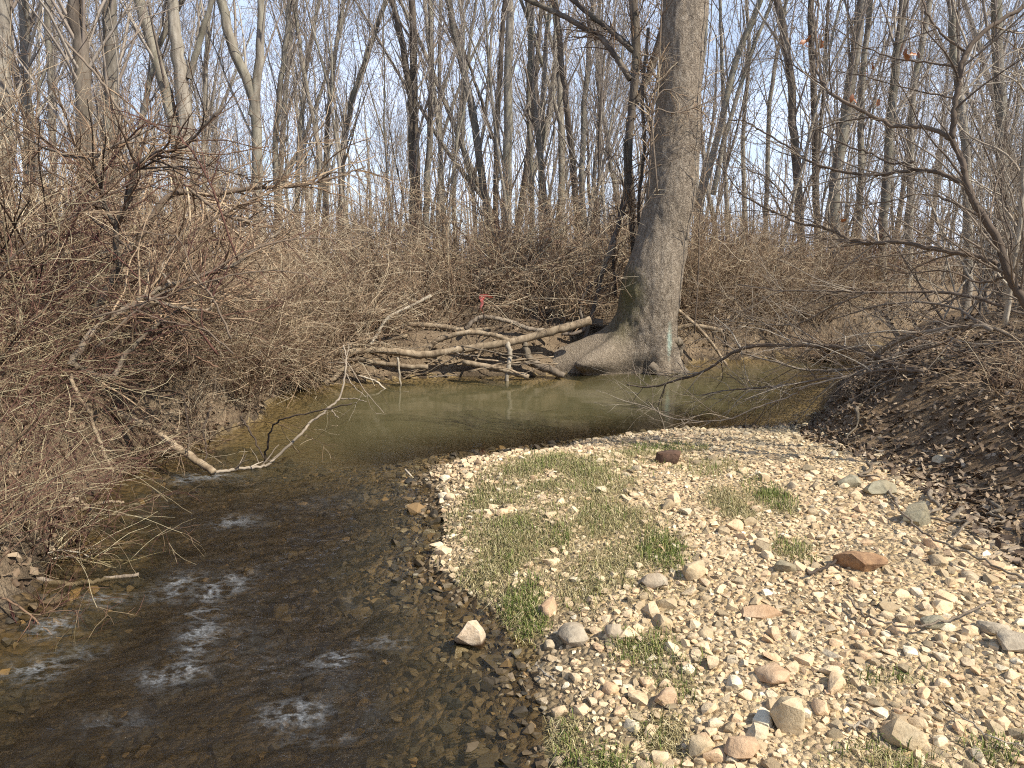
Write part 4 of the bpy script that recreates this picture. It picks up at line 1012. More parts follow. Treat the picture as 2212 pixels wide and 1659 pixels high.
# left: sunken branch with the white bent limb
log('sunken_log', 'brown log sliding from the left bank into the riffle', Yl([(240, 885), (254, 893), (318, 925), (371, 960), (423, 995), (462, 1020)], 5.6, 5.15, 11, 8), M_DRIFT, 95)
drawn('white_bent_branch', 'pale grey bent branch rising out of the water before the pool', 'branch', [
    Yl([(455, 1022), (487, 1017), (529, 1011), (575, 1005), (600, 985), (653, 935), (670, 914), (713, 879), (734, 858), (745, 812), (748, 777), (742, 745)], 5.2, 5.7, 4.6, 2.0),
    Yl([(734, 861), (765, 862), (792, 867)], 5.62, 5.55, 2, 0.8), Yl([(713, 880), (722, 893), (731, 903)], 5.6, 5.55, 2, 1),
    Yl([(746, 800), (760, 830), (790, 858)], 5.65, 5.5, 1.2, 0.6), Yl([(748, 780), (790, 845), (830, 893)], 5.7, 5.5, 1.2, 0.6)],
    M_GREYTWIG, M_GREYTWIG, 96, (7, 10, 0), (0.3, 0.16, 0.1), tone=(0.5, 0.9), first='stem', ltone=(0.62, 0.75), lw=0.85)
log('bare_stick', 'straight pale stick hanging from the left bank with its tip over the riffle', Yl([(152, 808), (166, 847), (194, 893), (212, 946), (229, 988), (245, 1020)], 4.75, 4.55, 4.5, 3.5), M_DRIFT, 97, 7, cat='stick')
log('bank_log', 'grey crooked log on the near left bank reaching the water', Yl([(-60, 1120), (0, 1110), (53, 1108), (99, 1098), (159, 1080), (180, 1090), (205, 1112)], 3.95, 4.15, 8, 5), M_DRIFT, 98)
log('bare_stick', 'forked stick over dark water at the near left bank', Yl([(176, 1104), (212, 1087), (240, 1085), (268, 1084)], 4.1, 4.15, 4, 3), M_DRIFT, 99, 7, cat='stick')
log('bank_log', 'dark wet log tip beneath the twig heap in the left corner', Yl([(-40, 1235), (60, 1250), (160, 1262), (230, 1252), (300, 1240)], 3.35, 3.45, 8, 4), M_ROOT, 100)
for i, (lab, a) in enumerate([('thin drooping stick crossing the water left of the sunken log', [(300, 850), (385, 845), (400, 880), (408, 950), (405, 985)]),
                              ('grey twig standing in the riffle beside the sunken log', [(455, 880), (440, 930), (446, 975), (437, 1010)]),
                              ('bare twig dipping towards the white bent branch', [(520, 900), (545, 940), (570, 990)]),
                              ('reddish twig bent over the water beside the white bent branch', [(570, 1000), (585, 930), (610, 905), (680, 890), (760, 872)])]):
    log('bare_stick', lab, Yl(a, 5.5, 5.2, 2.4, 1.4), M_GREYTWIG, 110 + i, 6, cat='stick')
# sticks on the bar
log('dry_stalk', 'long straw-coloured stalk lying from the water onto the grassy bar', Yl([(875, 1014), (925, 1062), (965, 1078), (1025, 1092)], 5.2, 4.6, 2.2, 1.4), M_PALE, 120, 6, cat='stick')
log('dry_stalk', 'short straw stalk at the grassy edge of the bar', Yl([(985, 1148), (1010, 1118), (1032, 1095)], 4.2, 4.55, 2.4, 1.4), M_PALE, 121, 6, cat='stick')
def lay(pts, h=0.02, r=(2, 1)):
    out = []
    for i, (u, v) in enumerate(pts):
        p = gnd(u, v, 0.3)
        for _ in range(6): p = gnd(u, v, H(p[0], p[1])[0] + h)
        out.append((u, v, p[1], r[0] + (r[1] - r[0]) * i / (len(pts) - 1)))
    return out
log('bare_stick', 'dark straight stick lying among stones beside the orange-brown lump', lay([(1745, 1240), (1780, 1224), (1815, 1208)], 0.03, (4, 3)), M_GREYTWIG, 122, 7, cat='stick')
log('bare_stick', 'long crooked brown stick across the gravel at right', lay([(1830, 1285), (1870, 1330), (1935, 1350), (1990, 1352), (2060, 1335), (2140, 1300)], 0.04, (2.5, 2.5)), M_ROOT, 123, 7, cat='stick')
log('bare_stick', 'thin twig crossing the gravel towards the bottom right corner', lay([(2035, 1515), (2100, 1565), (2160, 1600), (2212, 1612)], 0.03, (2.4, 1.6)), M_PALE, 124, 6, cat='stick')
log('bare_stick', 'small white curled stick at the water edge of the bar', lay([(1160, 1580 - 150), (1172, 1450), (1200, 1470)], 0.04, (2, 2.5)), M_PALE, 125, 6, cat='stick')
log('bare_stick', 'flat pale splinter of wood near the bottom of the gravel', lay([(1822, 1568), (1855, 1563), (1885, 1560)], 0.03, (3.5, 3)), M_PALE, 126, 6, cat='stick')
log('bare_stick', 'brown branch lying from the right bank onto the gravel', lay([(1925, 1080), (1960, 1120), (2010, 1160), (2100, 1200), (2212, 1250)], 0.07, (2, 3)), M_ROOT, 127, 7, cat='stick')
for i, (lab, a, y) in enumerate([('thin upright dry stem on the far end of the bar', [(1470, 905), (1490, 935), (1500, 972)], 6.2), ('leaning dry stem beside the thin upright one', [(1420, 880), (1436, 930), (1442, 960)], 6.4)]):
    log('dry_stalk', lab, Yl(a[::-1], y, y - 0.1, 1.6, 0.8), M_PALE, 130 + i, 6, cat='stick')

# smaller pieces of the driftwood heap, each its own stick
rng = np.random.default_rng(140)
for i in range(34):
    u = rng.uniform(560, 1130); v = rng.uniform(752, 816); Y = rng.uniform(9.0, 9.9)
    ang = rng.normal() * 0.22; ln = rng.uniform(50, 190)
    a = [(u - ln / 2, v + ln / 2 * math.sin(ang)), (u, v + rng.normal() * 4), (u + ln / 2, v - ln / 2 * math.sin(ang))]
    log('driftwood_stick', near_label('thin stick in the driftwood', at(u, v, Y)) or 'grey-brown stick jammed in the driftwood heap along the far bank', Yl(a, Y, Y + rng.normal() * 0.2, rng.uniform(0.9, 2.6), rng.uniform(0.6, 1.6)), M_DRIFT if i % 3 else M_ROOT, 1400 + i, 6, 'sticks in the driftwood heap', 'stick')

# ------------------------------------------------------------------ ribbon
def ribbon():
    m, n, l, b = new_mat('flagging_tape'); b.inputs['Base Color'].default_value = (0.85, 0.13, 0.10, 1); b.inputs['Roughness'].default_value = 0.35
    nz = noise(n, l, 60, 2); r = ramp(n, [(0.3, (0.90, 0.17, 0.13)), (0.7, (0.95, 0.34, 0.27))]); l.new(nz.outputs['Fac'], r.inputs['Fac']); l.new(r.outputs['Color'], b.inputs['Base Color'])
    t = empty('flagging_ribbon', at(1042, 648, 9.35), label='coral-pink ribbon tied to a twig above the driftwood', cat='ribbon')
    def strip(name, pts, w, tw):
        L = smooth_line(np.array([at(u, v, Y) for u, v, Y in pts]), 6); N = len(L)
        a = np.linspace(0, tw, N); T = unit(np.gradient(L, axis=0)); S = unit(np.cross(T, np.array([0.1, 1, 0.15]))); B = np.cross(T, S)
        D = S * np.cos(a)[:, None] + B * np.sin(a)[:, None]
        th = 0.0006
        V = np.concatenate([L + D * w / 2 + B * th, L - D * w / 2 + B * th, L + D * w / 2 - B * th, L - D * w / 2 - B * th]) - np.array(t.location)
        i = np.arange(N - 1); q = [np.stack([i, i + 1, N + i + 1, N + i], -1), np.stack([2 * N + i, 3 * N + i, 3 * N + i + 1, 2 * N + i + 1], -1), np.stack([i, 2 * N + i, 2 * N + i + 1, i + 1], -1), np.stack([N + i, N + i + 1, 3 * N + i + 1, 3 * N + i], -1)]
        mobj(name, raw_mesh(name, V, [np.concatenate(q)], None, False, m), t)
    strip('knot', [(1036, 641, 9.35), (1041, 638, 9.32), (1046, 643, 9.35), (1040, 646, 9.37), (1036, 641, 9.35)], 0.035, 1.0)
    strip('tail', [(1038, 642, 9.35), (1042, 655, 9.33), (1038, 664, 9.34), (1044, 676, 9.33)], 0.04, 1.4)
    strip('tail', [(1040, 641, 9.34), (1050, 638, 9.32), (1058, 641, 9.34), (1064, 642, 9.33)], 0.04, 0.9)
ribbon()
log('ribbon_twig', 'upright twig that carries the coral-pink ribbon', Yl([(1046, 700), (1042, 660), (1036, 620), (1038, 570)], 9.37, 9.4, 1.4, 0.8), M_GREYTWIG, 150, 6, cat='twig')

# ================================================================== stones
def hull_proto(seed, npts=13, rounder=0.0):
    rng = np.random.default_rng(seed)
    p = unit(rng.normal(size=(npts, 3))) * rng.uniform(0.8, 1.0, (npts, 1))
    p = np.sign(p) * np.abs(p) ** 0.8 * np.array([1.0, rng.uniform(0.62, 0.95), rng.uniform(0.42, 0.75)]) * 0.5
    bm = bmesh.new()
    for v in p: bm.verts.new(v)
    r = bmesh.ops.convex_hull(bm, input=bm.verts)
    bmesh.ops.delete(bm, geom=[g for g in r['geom_interior'] if isinstance(g, bmesh.types.BMVert)], context='VERTS')
    loose = [v for v in bm.verts if not v.link_faces]
    if loose: bmesh.ops.delete(bm, geom=loose, context='VERTS')
    if rounder:
        bmesh.ops.subdivide_edges(bm, edges=bm.edges, cuts=1, use_grid_fill=True, smooth=0)
        bmesh.ops.smooth_vert(bm, verts=bm.verts, factor=rounder, use_axis_x=True, use_axis_y=True, use_axis_z=True)
        bmesh.ops.triangulate(bm, faces=bm.faces)
        for v in bm.verts:
            c = v.co; v.co = c * (1 + 0.07 * float(vnoise(np.array([c.x * 9]), np.array([c.y * 9]), np.array([c.z * 9]), seed)[0]))
    bmesh.ops.triangulate(bm, faces=bm.faces)
    bmesh.ops.recalc_face_normals(bm, faces=bm.faces)
    bm.verts.index_update()
    V = np.array([v.co[:] for v in bm.verts]); F = np.array([[v.index for v in f.verts] for f in bm.faces])
    bm.free()
    return V, F

def stone_mat(name, per_object):
    m, n, l, b = new_mat(name)
    if per_object:
        oi = n.new('ShaderNodeObjectInfo'); tone = oi.outputs['Random']
    else:
        tone = attr(n, 'tone')
    r = ramp(n, [(0.0, (0.24, 0.19, 0.12)), (0.18, (0.41, 0.32, 0.20)), (0.36, (0.57, 0.44, 0.275)), (0.55, (0.68, 0.535, 0.345)), (0.72, (0.60, 0.41, 0.245)), (0.86, (0.52, 0.42, 0.28)), (1.0, (0.74, 0.64, 0.46))])
    l.new(tone, r.inputs['Fac'])
    n1 = noise(n, l, 55, 5, 0.65); n2 = noise(n, l, 16, 3, 0.5)
    v = ramp(n, [(0.25, (0.55, 0.50, 0.44)), (0.5, (0.95, 0.95, 0.95)), (0.75, (1.2, 1.16, 1.08))]); l.new(n1.outputs['Fac'], v.inputs['Fac'])
    c = mixc(n, l, 0.7, r.outputs['Color'], v.outputs['Color'], 'MULTIPLY')
    v2 = ramp(n, [(0.45, (0, 0, 0)), (0.7, (1, 1, 1))]); l.new(n2.outputs['Fac'], v2.inputs['Fac'])
    c = mixc(n, l, math_(n, l, 'MULTIPLY', v2.outputs['Color'], 0.35), c, (0.36, 0.23, 0.12))
    g = n.new('ShaderNodeNewGeometry'); s = n.new('ShaderNodeSeparateXYZ'); l.new(g.outputs['Position'], s.inputs['Vector'])
    # silt film and bank shade, both painted as grey-green on the bar's far-right stones
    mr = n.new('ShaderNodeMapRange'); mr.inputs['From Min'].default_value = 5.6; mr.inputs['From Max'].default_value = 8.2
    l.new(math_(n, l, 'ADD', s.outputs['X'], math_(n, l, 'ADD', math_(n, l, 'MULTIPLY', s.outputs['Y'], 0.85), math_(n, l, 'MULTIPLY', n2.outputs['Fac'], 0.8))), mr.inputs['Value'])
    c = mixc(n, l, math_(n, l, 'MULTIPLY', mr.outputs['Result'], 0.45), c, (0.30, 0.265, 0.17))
    wet = n.new('ShaderNodeMapRange'); wet.inputs['From Min'].default_value = 0.012; wet.inputs['From Max'].default_value = 0.04; wet.inputs['To Min'].default_value = 0.36; wet.inputs['To Max'].default_value = 1.0
    l.new(s.outputs['Z'], wet.inputs['Value'])
    hs = n.new('ShaderNodeHueSaturation'); l.new(c, hs.inputs['Color']); l.new(wet.outputs['Result'], hs.inputs['Value'])
    l.new(hs.outputs['Color'], b.inputs['Base Color'])
    wr = n.new('ShaderNodeMapRange'); wr.inputs['From Min'].default_value = 0.012; wr.inputs['From Max'].default_value = 0.04; wr.inputs['To Min'].default_value = 0.2; wr.inputs['To Max'].default_value = 0.85
    l.new(s.outputs['Z'], wr.inputs['Value']); l.new(wr.outputs['Result'], b.inputs['Roughness'])
    b.inputs['Specular IOR Level'].default_value = 0.3
    bump(n, l, b, n1.outputs['Fac'], 0.55, 0.012)
    return m
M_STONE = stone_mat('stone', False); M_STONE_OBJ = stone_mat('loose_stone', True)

def euler_mats(rng, M, tilt):
    a = rng.normal(size=M) * tilt; b_ = rng.normal(size=M) * tilt; c = rng.uniform(0, 6.283, M)
    ca, sa, cb, sb, cc, s_ = np.cos(a), np.sin(a), np.cos(b_), np.sin(b_), np.cos(c), np.sin(c)
    Rm = np.empty((M, 3, 3))
    Rm[:, 0, 0] = cc * cb; Rm[:, 0, 1] = cc * sb * sa - s_ * ca; Rm[:, 0, 2] = cc * sb * ca + s_ * sa
    Rm[:, 1, 0] = s_ * cb; Rm[:, 1, 1] = s_ * sb * sa + cc * ca; Rm[:, 1, 2] = s_ * sb * ca - cc * sa
    Rm[:, 2, 0] = -sb; Rm[:, 2, 1] = cb * sa; Rm[:, 2, 2] = cb * ca
    return Rm, np.stack([a, b_, c], 1)

GRASS = [  # (u, v, su, sv, dry density, green density)
    (1150, 1080, 150, 85, 1.0, 0.22), (1290, 1090, 110, 90, 0.8, 0.12), (1200, 1010, 150, 35, 0.8, 0.25), (1120, 1040, 110, 40, 0.8, 0.2), (1080, 1160, 100, 50, 0.8, 0.15), (1290, 1190, 120, 45, 0.6, 0.05),
    (1270, 1580, 95, 70, 0.6, 1.0), (1210, 1600, 60, 60, 0.4, 0.9), (1400, 1610, 70, 40, 0.5, 0.45), (1430, 1168, 45, 34, 0.4, 0.9), (1662, 1072, 34, 32, 0.3, 1.0), (1700, 1100, 25, 16, 0.8, 0.3),
    (1125, 1225, 45, 34, 0.6, 0.7), (1210, 1137, 26, 18, 0.3, 0.8), (1100, 1172, 16, 18, 0.3, 0.8), (1150, 1262, 36, 22, 0.5, 0.7), (1440, 945, 70, 14, 0.5, 0.7), (1400, 975, 90, 18, 0.7, 0.15),
    (1420, 1335, 80, 26, 0.5, 0.55), (1490, 1365, 60, 24, 0.4, 0.45), (1360, 1318, 40, 18, 0.4, 0.6), (935, 1215, 18, 14, 0.2, 0.9), (1722, 1182, 45, 22, 0.7, 0.35), (1118, 1392, 26, 28, 0.4, 0.8),
    (1210, 1475, 60, 36, 1.0, 0.25), (1420, 1470, 60, 60, 0.8, 0.1), (1460, 1410, 60, 40, 0.6, 0.3), (1590, 1090, 60, 30, 0.6, 0.05), (1300, 1235, 90, 30, 0.5, 0.1), (1900, 1610, 110, 40, 0.45, 0.4), (2150, 1590, 60, 30, 0.3, 0.4),
    (1900, 1440, 90, 14, 0.25, 0.3), (1390, 1240, 90, 24, 0.4, 0.05), (1500, 1000, 80, 26, 0.4, 0.1)]
GW = []
for (u, v, su, sv, dd, gg) in GRASS:
    p = gnd(u, v, 0.22); q = gnd(u + su, v, 0.22); r_ = gnd(u, v - sv, 0.22); r2 = gnd(u, v + sv, 0.22)
    GW.append((p[0], (r_[1] + r2[1]) / 2, q[0] - p[0], (r_[1] - r2[1]) / 2, dd, gg))
def grass_density(x, y):
    dry = np.zeros_like(x); grn = np.zeros_like(x)
    for (cx, cy, sx, sy, dd, gg) in GW:
        e = np.exp(-(((x - cx) / sx) ** 2 + ((y - cy) / sy) ** 2) ** 1.5)
        dry = np.maximum(dry, dd * e); grn = np.maximum(grn, gg * e)
    k = 0.62 + 0.9 * fbm(x * 4, y * 4, oct=4, seed=91)
    return np.clip(dry * (k + 0.35), 0, 1), np.clip(grn * (k + 0.25), 0, 1)

_co = np.empty(len(BAR.data.vertices) * 3, np.float32); BAR.data.vertices.foreach_get('co', _co); _co = _co.reshape(-1, 3)
_d, _g = grass_density(_co[:, 0].astype(float), _co[:, 1].astype(float))
_ta = BAR.data.attributes.new('turf', 'FLOAT', 'POINT'); _ta.data.foreach_set('value', np.clip(_d * 1.1 + _g * 0.6, 0, 1).astype(np.float32))
rng = np.random.default_rng(160)
NS = 95000
sx_ = rng.uniform(-0.9, 4.2, NS); sy_ = rng.uniform(1.55, 7.6, NS)
_, dw, db, rt = terrain(sx_, sy_)
dg, gg = grass_density(sx_, sy_)
near_bank = np.exp(-np.maximum(db, 0) / 0.12)
keep = (dw > -0.34) & ((db < 0) | (rt & (rng.uniform(size=NS) < near_bank * 0.6)) | (dw < 0)) & (rng.uniform(size=NS) > np.clip(1.25 * dg, 0, 0.95)) \
    & (rng.uniform(size=NS) < np.where(dw < 0, 0.6 + 1.6 * dw, 1.0) * np.clip(0.72 + 0.55 * fbm(sx_ * 2.2, sy_ * 2.2, oct=2, seed=95), 0.12, 1.0))
keep &= (np.abs(sx_) < 0.76 * sy_ + 0.4)
sx_, sy_, dw = sx_[keep], sy_[keep], dw[keep]
size = np.clip(np.exp(rng.normal(math.log(0.020), 0.54, len(sx_))), 0.011, 0.105)
# larger stones first; a small stone that would sit inside a larger one is dropped
order = np.argsort(-size); sx_, sy_, size, dw = sx_[order], sy_[order], size[order], dw[order]
cell = {}; ok = np.zeros(len(sx_), bool)
for i in range(len(sx_)):
    a, b_ = int(sx_[i] / 0.07), int(sy_[i] / 0.07); good = True
    for da in (-1, 0, 1):
        for dbb in (-1, 0, 1):
            for j in cell.get((a + da, b_ + dbb), ()):
                if (sx_[i] - sx_[j]) ** 2 + (sy_[i] - sy_[j]) ** 2 < (0.34 * (size[i] + size[j])) ** 2: good = False; break
            if not good: break
        if not good: break
    if good: ok[i] = True; cell.setdefault((a, b_), []).append(i)
sx_, sy_, size, dw = sx_[ok], sy_[ok], size[ok], dw[ok]
sz_ = H(sx_, sy_) + size * 0.03
M_ = len(sx_)
print('stones', M_)
RM, EU = euler_mats(rng, M_, 0.2)
tone = np.clip(rng.normal(0.50, 0.27, M_), 0, 1)
score = size / (sy_ + 0.3); score[dw < 0.0] = 0
big = np.argsort(-score)[:300]
isbig = np.zeros(M_, bool); isbig[big] = True
HP = [hull_proto(500 + k, 11 + k % 5) for k in range(16)]
Vs, Fs, Ts, nv = [], [], [], 0
kind_ = rng.integers(0, len(HP), M_)
for k, (V, F) in enumerate(HP):
    ids = np.where((kind_ == k) & ~isbig)[0]
    if not len(ids): continue
    W_ = np.einsum('mij,vj->mvi', RM[ids], V) * size[ids][:, None, None] * 1.15 + np.stack([sx_[ids], sy_[ids], sz_[ids]], -1)[:, None, :]
    Vs.append(W_.reshape(-1, 3)); Fs.append((F[None] + (np.arange(len(ids)) * len(V))[:, None, None]).reshape(-1, 3) + nv); nv += len(ids) * len(V)
    Ts.append(np.repeat(tone[ids], len(V)))
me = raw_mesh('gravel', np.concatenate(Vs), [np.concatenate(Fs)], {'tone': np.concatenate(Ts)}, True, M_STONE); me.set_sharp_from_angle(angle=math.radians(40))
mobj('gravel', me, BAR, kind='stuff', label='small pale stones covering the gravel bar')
RP = []
for k in range(12):
    V, F = hull_proto(540 + k, 13 + k % 6, 0.17)
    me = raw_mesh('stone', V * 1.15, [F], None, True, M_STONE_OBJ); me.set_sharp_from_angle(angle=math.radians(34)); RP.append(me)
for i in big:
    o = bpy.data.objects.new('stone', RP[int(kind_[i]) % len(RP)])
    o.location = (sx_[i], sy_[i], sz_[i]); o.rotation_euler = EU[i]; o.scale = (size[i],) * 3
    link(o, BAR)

# stones on the stream bed
rng = np.random.default_rng(165)
NB = 9500
bx = rng.uniform(-2.6, 1.2, NB); by = rng.uniform(1.6, 6.2, NB)
_, bdw, bdb, _ = terrain(bx, by)
kb = (bdw < -0.03) & (rng.uniform(size=NB) < np.clip(1.0 - (-bdw) * 0.45, 0.15, 1)) & (np.abs(bx) < 0.76 * by + 0.4)
bx, by = bx[kb], by[kb]; bs = np.clip(np.exp(rng.normal(math.log(0.032), 0.5, len(bx))), 0.015, 0.14)
bz = H(bx, by) + bs * 0.1
M_BEDSTONE, n, l, b = new_mat('algae_stone')
r = ramp(n, [(0.0, (0.02, 0.016, 0.010)), (0.45, (0.060, 0.042, 0.021)), (0.75, (0.12, 0.08, 0.038)), (1.0, (0.25, 0.15, 0.06))]); l.new(attr(n, 'tone'), r.inputs['Fac'])
nz = noise(n, l, 40, 4, 0.65); bump(n, l, b, nz.outputs['Fac'], 0.5, 0.01); l.new(r.outputs['Color'], b.inputs['Base Color']); b.inputs['Roughness'].default_value = 0.8
RMb, _ = euler_mats(rng, len(bx), 0.3); Vs, Fs, Ts, nv = [], [], [], 0
tb_ = np.clip(rng.normal(0.4, 0.25, len(bx)), 0, 1)
for k, (V, F) in enumerate(HP):
    ids = np.arange(k, len(bx), len(HP))
    W_ = np.einsum('mij,vj->mvi', RMb[ids], V) * bs[ids][:, None, None] * 1.2 + np.stack([bx[ids], by[ids], bz[ids]], -1)[:, None, :]
    Vs.append(W_.reshape(-1, 3)); Fs.append((F[None] + (np.arange(len(ids)) * len(V))[:, None, None]).reshape(-1, 3) + nv); nv += len(ids) * len(V); Ts.append(np.repeat(tb_[ids], len(V)))
mobj('bed_gravel', raw_mesh('bed_gravel', np.concatenate(Vs), [np.concatenate(Fs)], {'tone': np.concatenate(Ts)}, False, M_BEDSTONE), BED, kind='stuff', label='dark algae-coated stones on the stream bed')

# single rocks that stand out
def rock_mat(name, dark, light, wetz=None):
    m, n, l, b = new_mat(name)
    n1 = noise(n, l, 28, 6, 0.7); n2 = noise(n, l, 7, 3, 0.5)
    r = ramp(n, [(0.3, dark), (0.5, tuple((a + c) / 2 for a, c in zip(dark, light))), (0.68, light)]); l.new(n1.outputs['Fac'], r.inputs['Fac'])
    c = r.outputs['Color']
    v2 = ramp(n, [(0.45, (0, 0, 0)), (0.7, (1, 1, 1))]); l.new(n2.outputs['Fac'], v2.inputs['Fac'])
    c = mixc(n, l, math_(n, l, 'MULTIPLY', v2.outputs['Color'], 0.4), c, (light[0] * 0.8, light[1] * 0.62, light[2] * 0.45))
    if wetz is not None:
        g = n.new('ShaderNodeNewGeometry'); s = n.new('ShaderNodeSeparateXYZ'); l.new(g.outputs['Position'], s.inputs['Vector'])
        mr = n.new('ShaderNodeMapRange'); mr.inputs['From Min'].default_value = wetz; mr.inputs['From Max'].default_value = wetz + 0.02
        l.new(math_(n, l, 'ADD', s.outputs['Z'], math_(n, l, 'MULTIPLY', n2.outputs['Fac'], 0.03)), mr.inputs['Value'])
        c = mixc(n, l, mr.outputs['Result'], (0.06, 0.035, 0.02), c)
        rr_ = n.new('ShaderNodeMapRange'); rr_.inputs['To Min'].default_value = 0.12; rr_.inputs['To Max'].default_value = 0.85; l.new(mr.outputs['Result'], rr_.inputs['Value']); l.new(rr_.outputs['Result'], b.inputs['Roughness'])
    else: b.inputs['Roughness'].default_value = 0.85
    l.new(c, b.inputs['Base Color']); bump(n, l, b, n1.outputs['Fac'], 0.6, 0.015); b.inputs['Specular IOR Level'].default_value = 0.3
    return m
MR = {'pale': rock_mat('pale_rock', (0.32, 0.24, 0.14), (0.56, 0.45, 0.29)), 'pink': rock_mat('pink_rock', (0.34, 0.22, 0.13), (0.54, 0.39, 0.25)), 'grey': rock_mat('grey_rock', (0.24, 0.195, 0.14), (0.44, 0.37, 0.27)),
      'rust': rock_mat('rust_rock', (0.13, 0.07, 0.04), (0.38, 0.235, 0.125)), 'olive': rock_mat('olive_rock', (0.17, 0.15, 0.10), (0.34, 0.31, 0.22)), 'wet': rock_mat('wet_rock', (0.36, 0.26, 0.16), (0.60, 0.49, 0.36), 0.012), 'clod': rock_mat('earth_clod', (0.05, 0.03, 0.02), (0.15, 0.09, 0.06))}
ROCKS = [
 ('pale peaked rock sitting in the shallow water beside the bar, its base wet', 1015, 1378, 62, 46, 62, 'wet', 0),
 ('big weathered rock at the foot of the right bank, tilted on edge', 1980, 1122, 66, 40, 56, 'olive', 1),
 ('round pale boulder near the bottom right of the gravel', 1955, 1588, 78, 60, 52, 'pale', 2),
 ('angular pale rock near the bottom of the gravel', 1702, 1560, 62, 50, 72, 'pale', 3),
 ('crumbly orange-brown lump on the gravel', 1858, 1216, 100, 50, 40, 'rust', 4),
 ('long pinkish stone in the middle of the gravel', 1645, 1320, 78, 30, 26, 'pink', 5),
 ('pale squarish block beyond the middle of the gravel', 1500, 1236, 44, 34, 40, 'pale', 6),
 ('low grey-brown stone left of the pale squarish block', 1412, 1256, 54, 34, 32, 'grey', 7),
 ('long narrow pinkish slab pointing at the stream', 1190, 1306, 30, 62, 26, 'pink', 8),
 ('tilted brown slab close to the water edge', 1238, 1372, 50, 66, 36, 'grey', 9),
 ('pinkish block at the bottom edge right of the grass', 1604, 1618, 62, 50, 44, 'pink', 10),
 ('pale cube-like stone at the bottom edge beside the pinkish block', 1512, 1616, 46, 38, 46, 'pale', 11),
 ('flat olive stone at the back of the gravel by the bank', 1832, 1040, 56, 40, 26, 'olive', 12),
 ('rounded olive stone at the foot of the leaf litter', 1900, 1057, 66, 42, 30, 'olive', 13),
 ('dark clod of earth and roots at the far end of the bar', 1448, 994, 54, 30, 34, 'clod', 14),
 ('grey rounded stone beside the grass near the water edge', 1330, 1364, 36, 28, 34, 'grey', 15),
 ('grey angular slab at the right edge of the gravel', 2150, 1356, 58, 44, 34, 'grey', 16),
 ('dark mossy stone just left of the grey angular slab', 2020, 1342, 50, 30, 24, 'olive', 17),
 ('large flat grey stone cut by the right edge', 2195, 1385, 70, 50, 40, 'grey', 18),
 ('brown slab lying above the bottom right boulder', 1668, 1455, 48, 60, 30, 'pink', 19),
 ('pale rounded stone on the lower gravel left of centre', 1440, 1505, 44, 34, 34, 'pink', 20),
 ('greenish-grey block in the right half of the gravel', 1700, 1222, 50, 34, 30, 'olive', 21),
]
for lab, u, v, wu, du_, hv, mk, sd in ROCKS:
    p = gnd(u, v, 0.2)
    for _ in range(6): p = gnd(u, v, max(H(p[0], p[1])[0], 0.0) + 0.02)
    dist = math.hypot(p[1], 1.4)
    rng = np.random.default_rng(600 + sd)
    V, F = hull_proto(620 + sd, 19, 0.18)
    if sd == 0:
        V[:, 0] *= np.interp(V[:, 2], [-0.3, 0.0, 0.45], [1.2, 1.05, 0.5]); V[:, 1] *= np.interp(V[:, 2], [-0.3, 0.45], [1.2, 0.55])
    ext = V.max(0) - V.min(0)
    V = V / ext * np.array([wu, du_, hv]) / FPX * dist * 1.08
    zg = H(p[0], p[1])[0]
    rme = raw_mesh('rock', V, [F], None, True, MR[mk]); rme.set_sharp_from_angle(angle=math.radians(34))
    o = mobj('rock', rme, label=lab, cat='rock', group='rocks that stand out on the bar')
    o.location = (p[0], p[1], max(zg, -0.06) + (V[:, 2].max()) * (0.55 if sd else 0.95)); o.rotation_euler = (0.05 * rng.normal(), 0.05 * rng.normal(), 0.25 * rng.normal())

# ================================================================== grass
def blade_mesh(name, rng, x, y, hgt, wid, lean, mat, tone):
    M = len(x); z = H(x, y)
    a = rng.uniform(0, 6.283, M); D = np.stack([np.cos(a), np.sin(a), 0 * a], 1); S = np.stack([-np.sin(a), np.cos(a), 0 * a], 1)
    b0 = np.stack([x, y, z - 0.004], 1)
    up = np.array([0, 0, 1.0])
    p1 = b0 + (up * (0.62 - 0.25 * lean[:, None]) + D * (0.25 * lean[:, None])) * hgt[:, None]
    p2 = b0 + (up * np.clip(1.0 - 0.9 * lean, 0.06, 1)[:, None] + D * (0.95 * lean[:, None])) * hgt[:, None]
    w = wid[:, None] / 2
    V = np.stack([b0 - S * w, b0 + S * w, p1 + S * w * 0.8, p1 - S * w * 0.8, p2], 1).reshape(-1, 3)
    i = np.arange(M)[:, None] * 5
    return raw_mesh(name, V, [i + np.array([[0, 1, 2, 3]]), i + np.array([[3, 2, 4]])], {'tone': np.repeat(tone, 5)}, False, mat)
def blade_mat(name, stops):
    m, n, l, b = new_mat(name)
    r = ramp(n, stops); l.new(attr(n, 'tone'), r.inputs['Fac']); l.new(r.outputs['Color'], b.inputs['Base Color'])
    b.inputs['Roughness'].default_value = 0.6; b.inputs['Specular IOR Level'].default_value = 0.3
    return m
M_GREEN = blade_mat('green_blade', [(0.0, (0.06, 0.085, 0.018)), (0.6, (0.135, 0.175, 0.036)), (1.0, (0.32, 0.30, 0.11))])
M_DRY = blade_mat('dry_blade', [(0.0, (0.15, 0.12, 0.05)), (0.4, (0.29, 0.235, 0.105)), (0.75, (0.42, 0.35, 0.18)), (1.0, (0.56, 0.48, 0.28))])
rng = np.random.default_rng(170)
NG = 420000
x = rng.uniform(-0.6, 3.0, NG); y = 1.55 + (7.5 - 1.55) * rng.uniform(size=NG)
dg, gg = grass_density(x, y)
_, dw, db, _ = terrain(x, y)
base_ok = (dw > 0.01) & (db < 0.02)
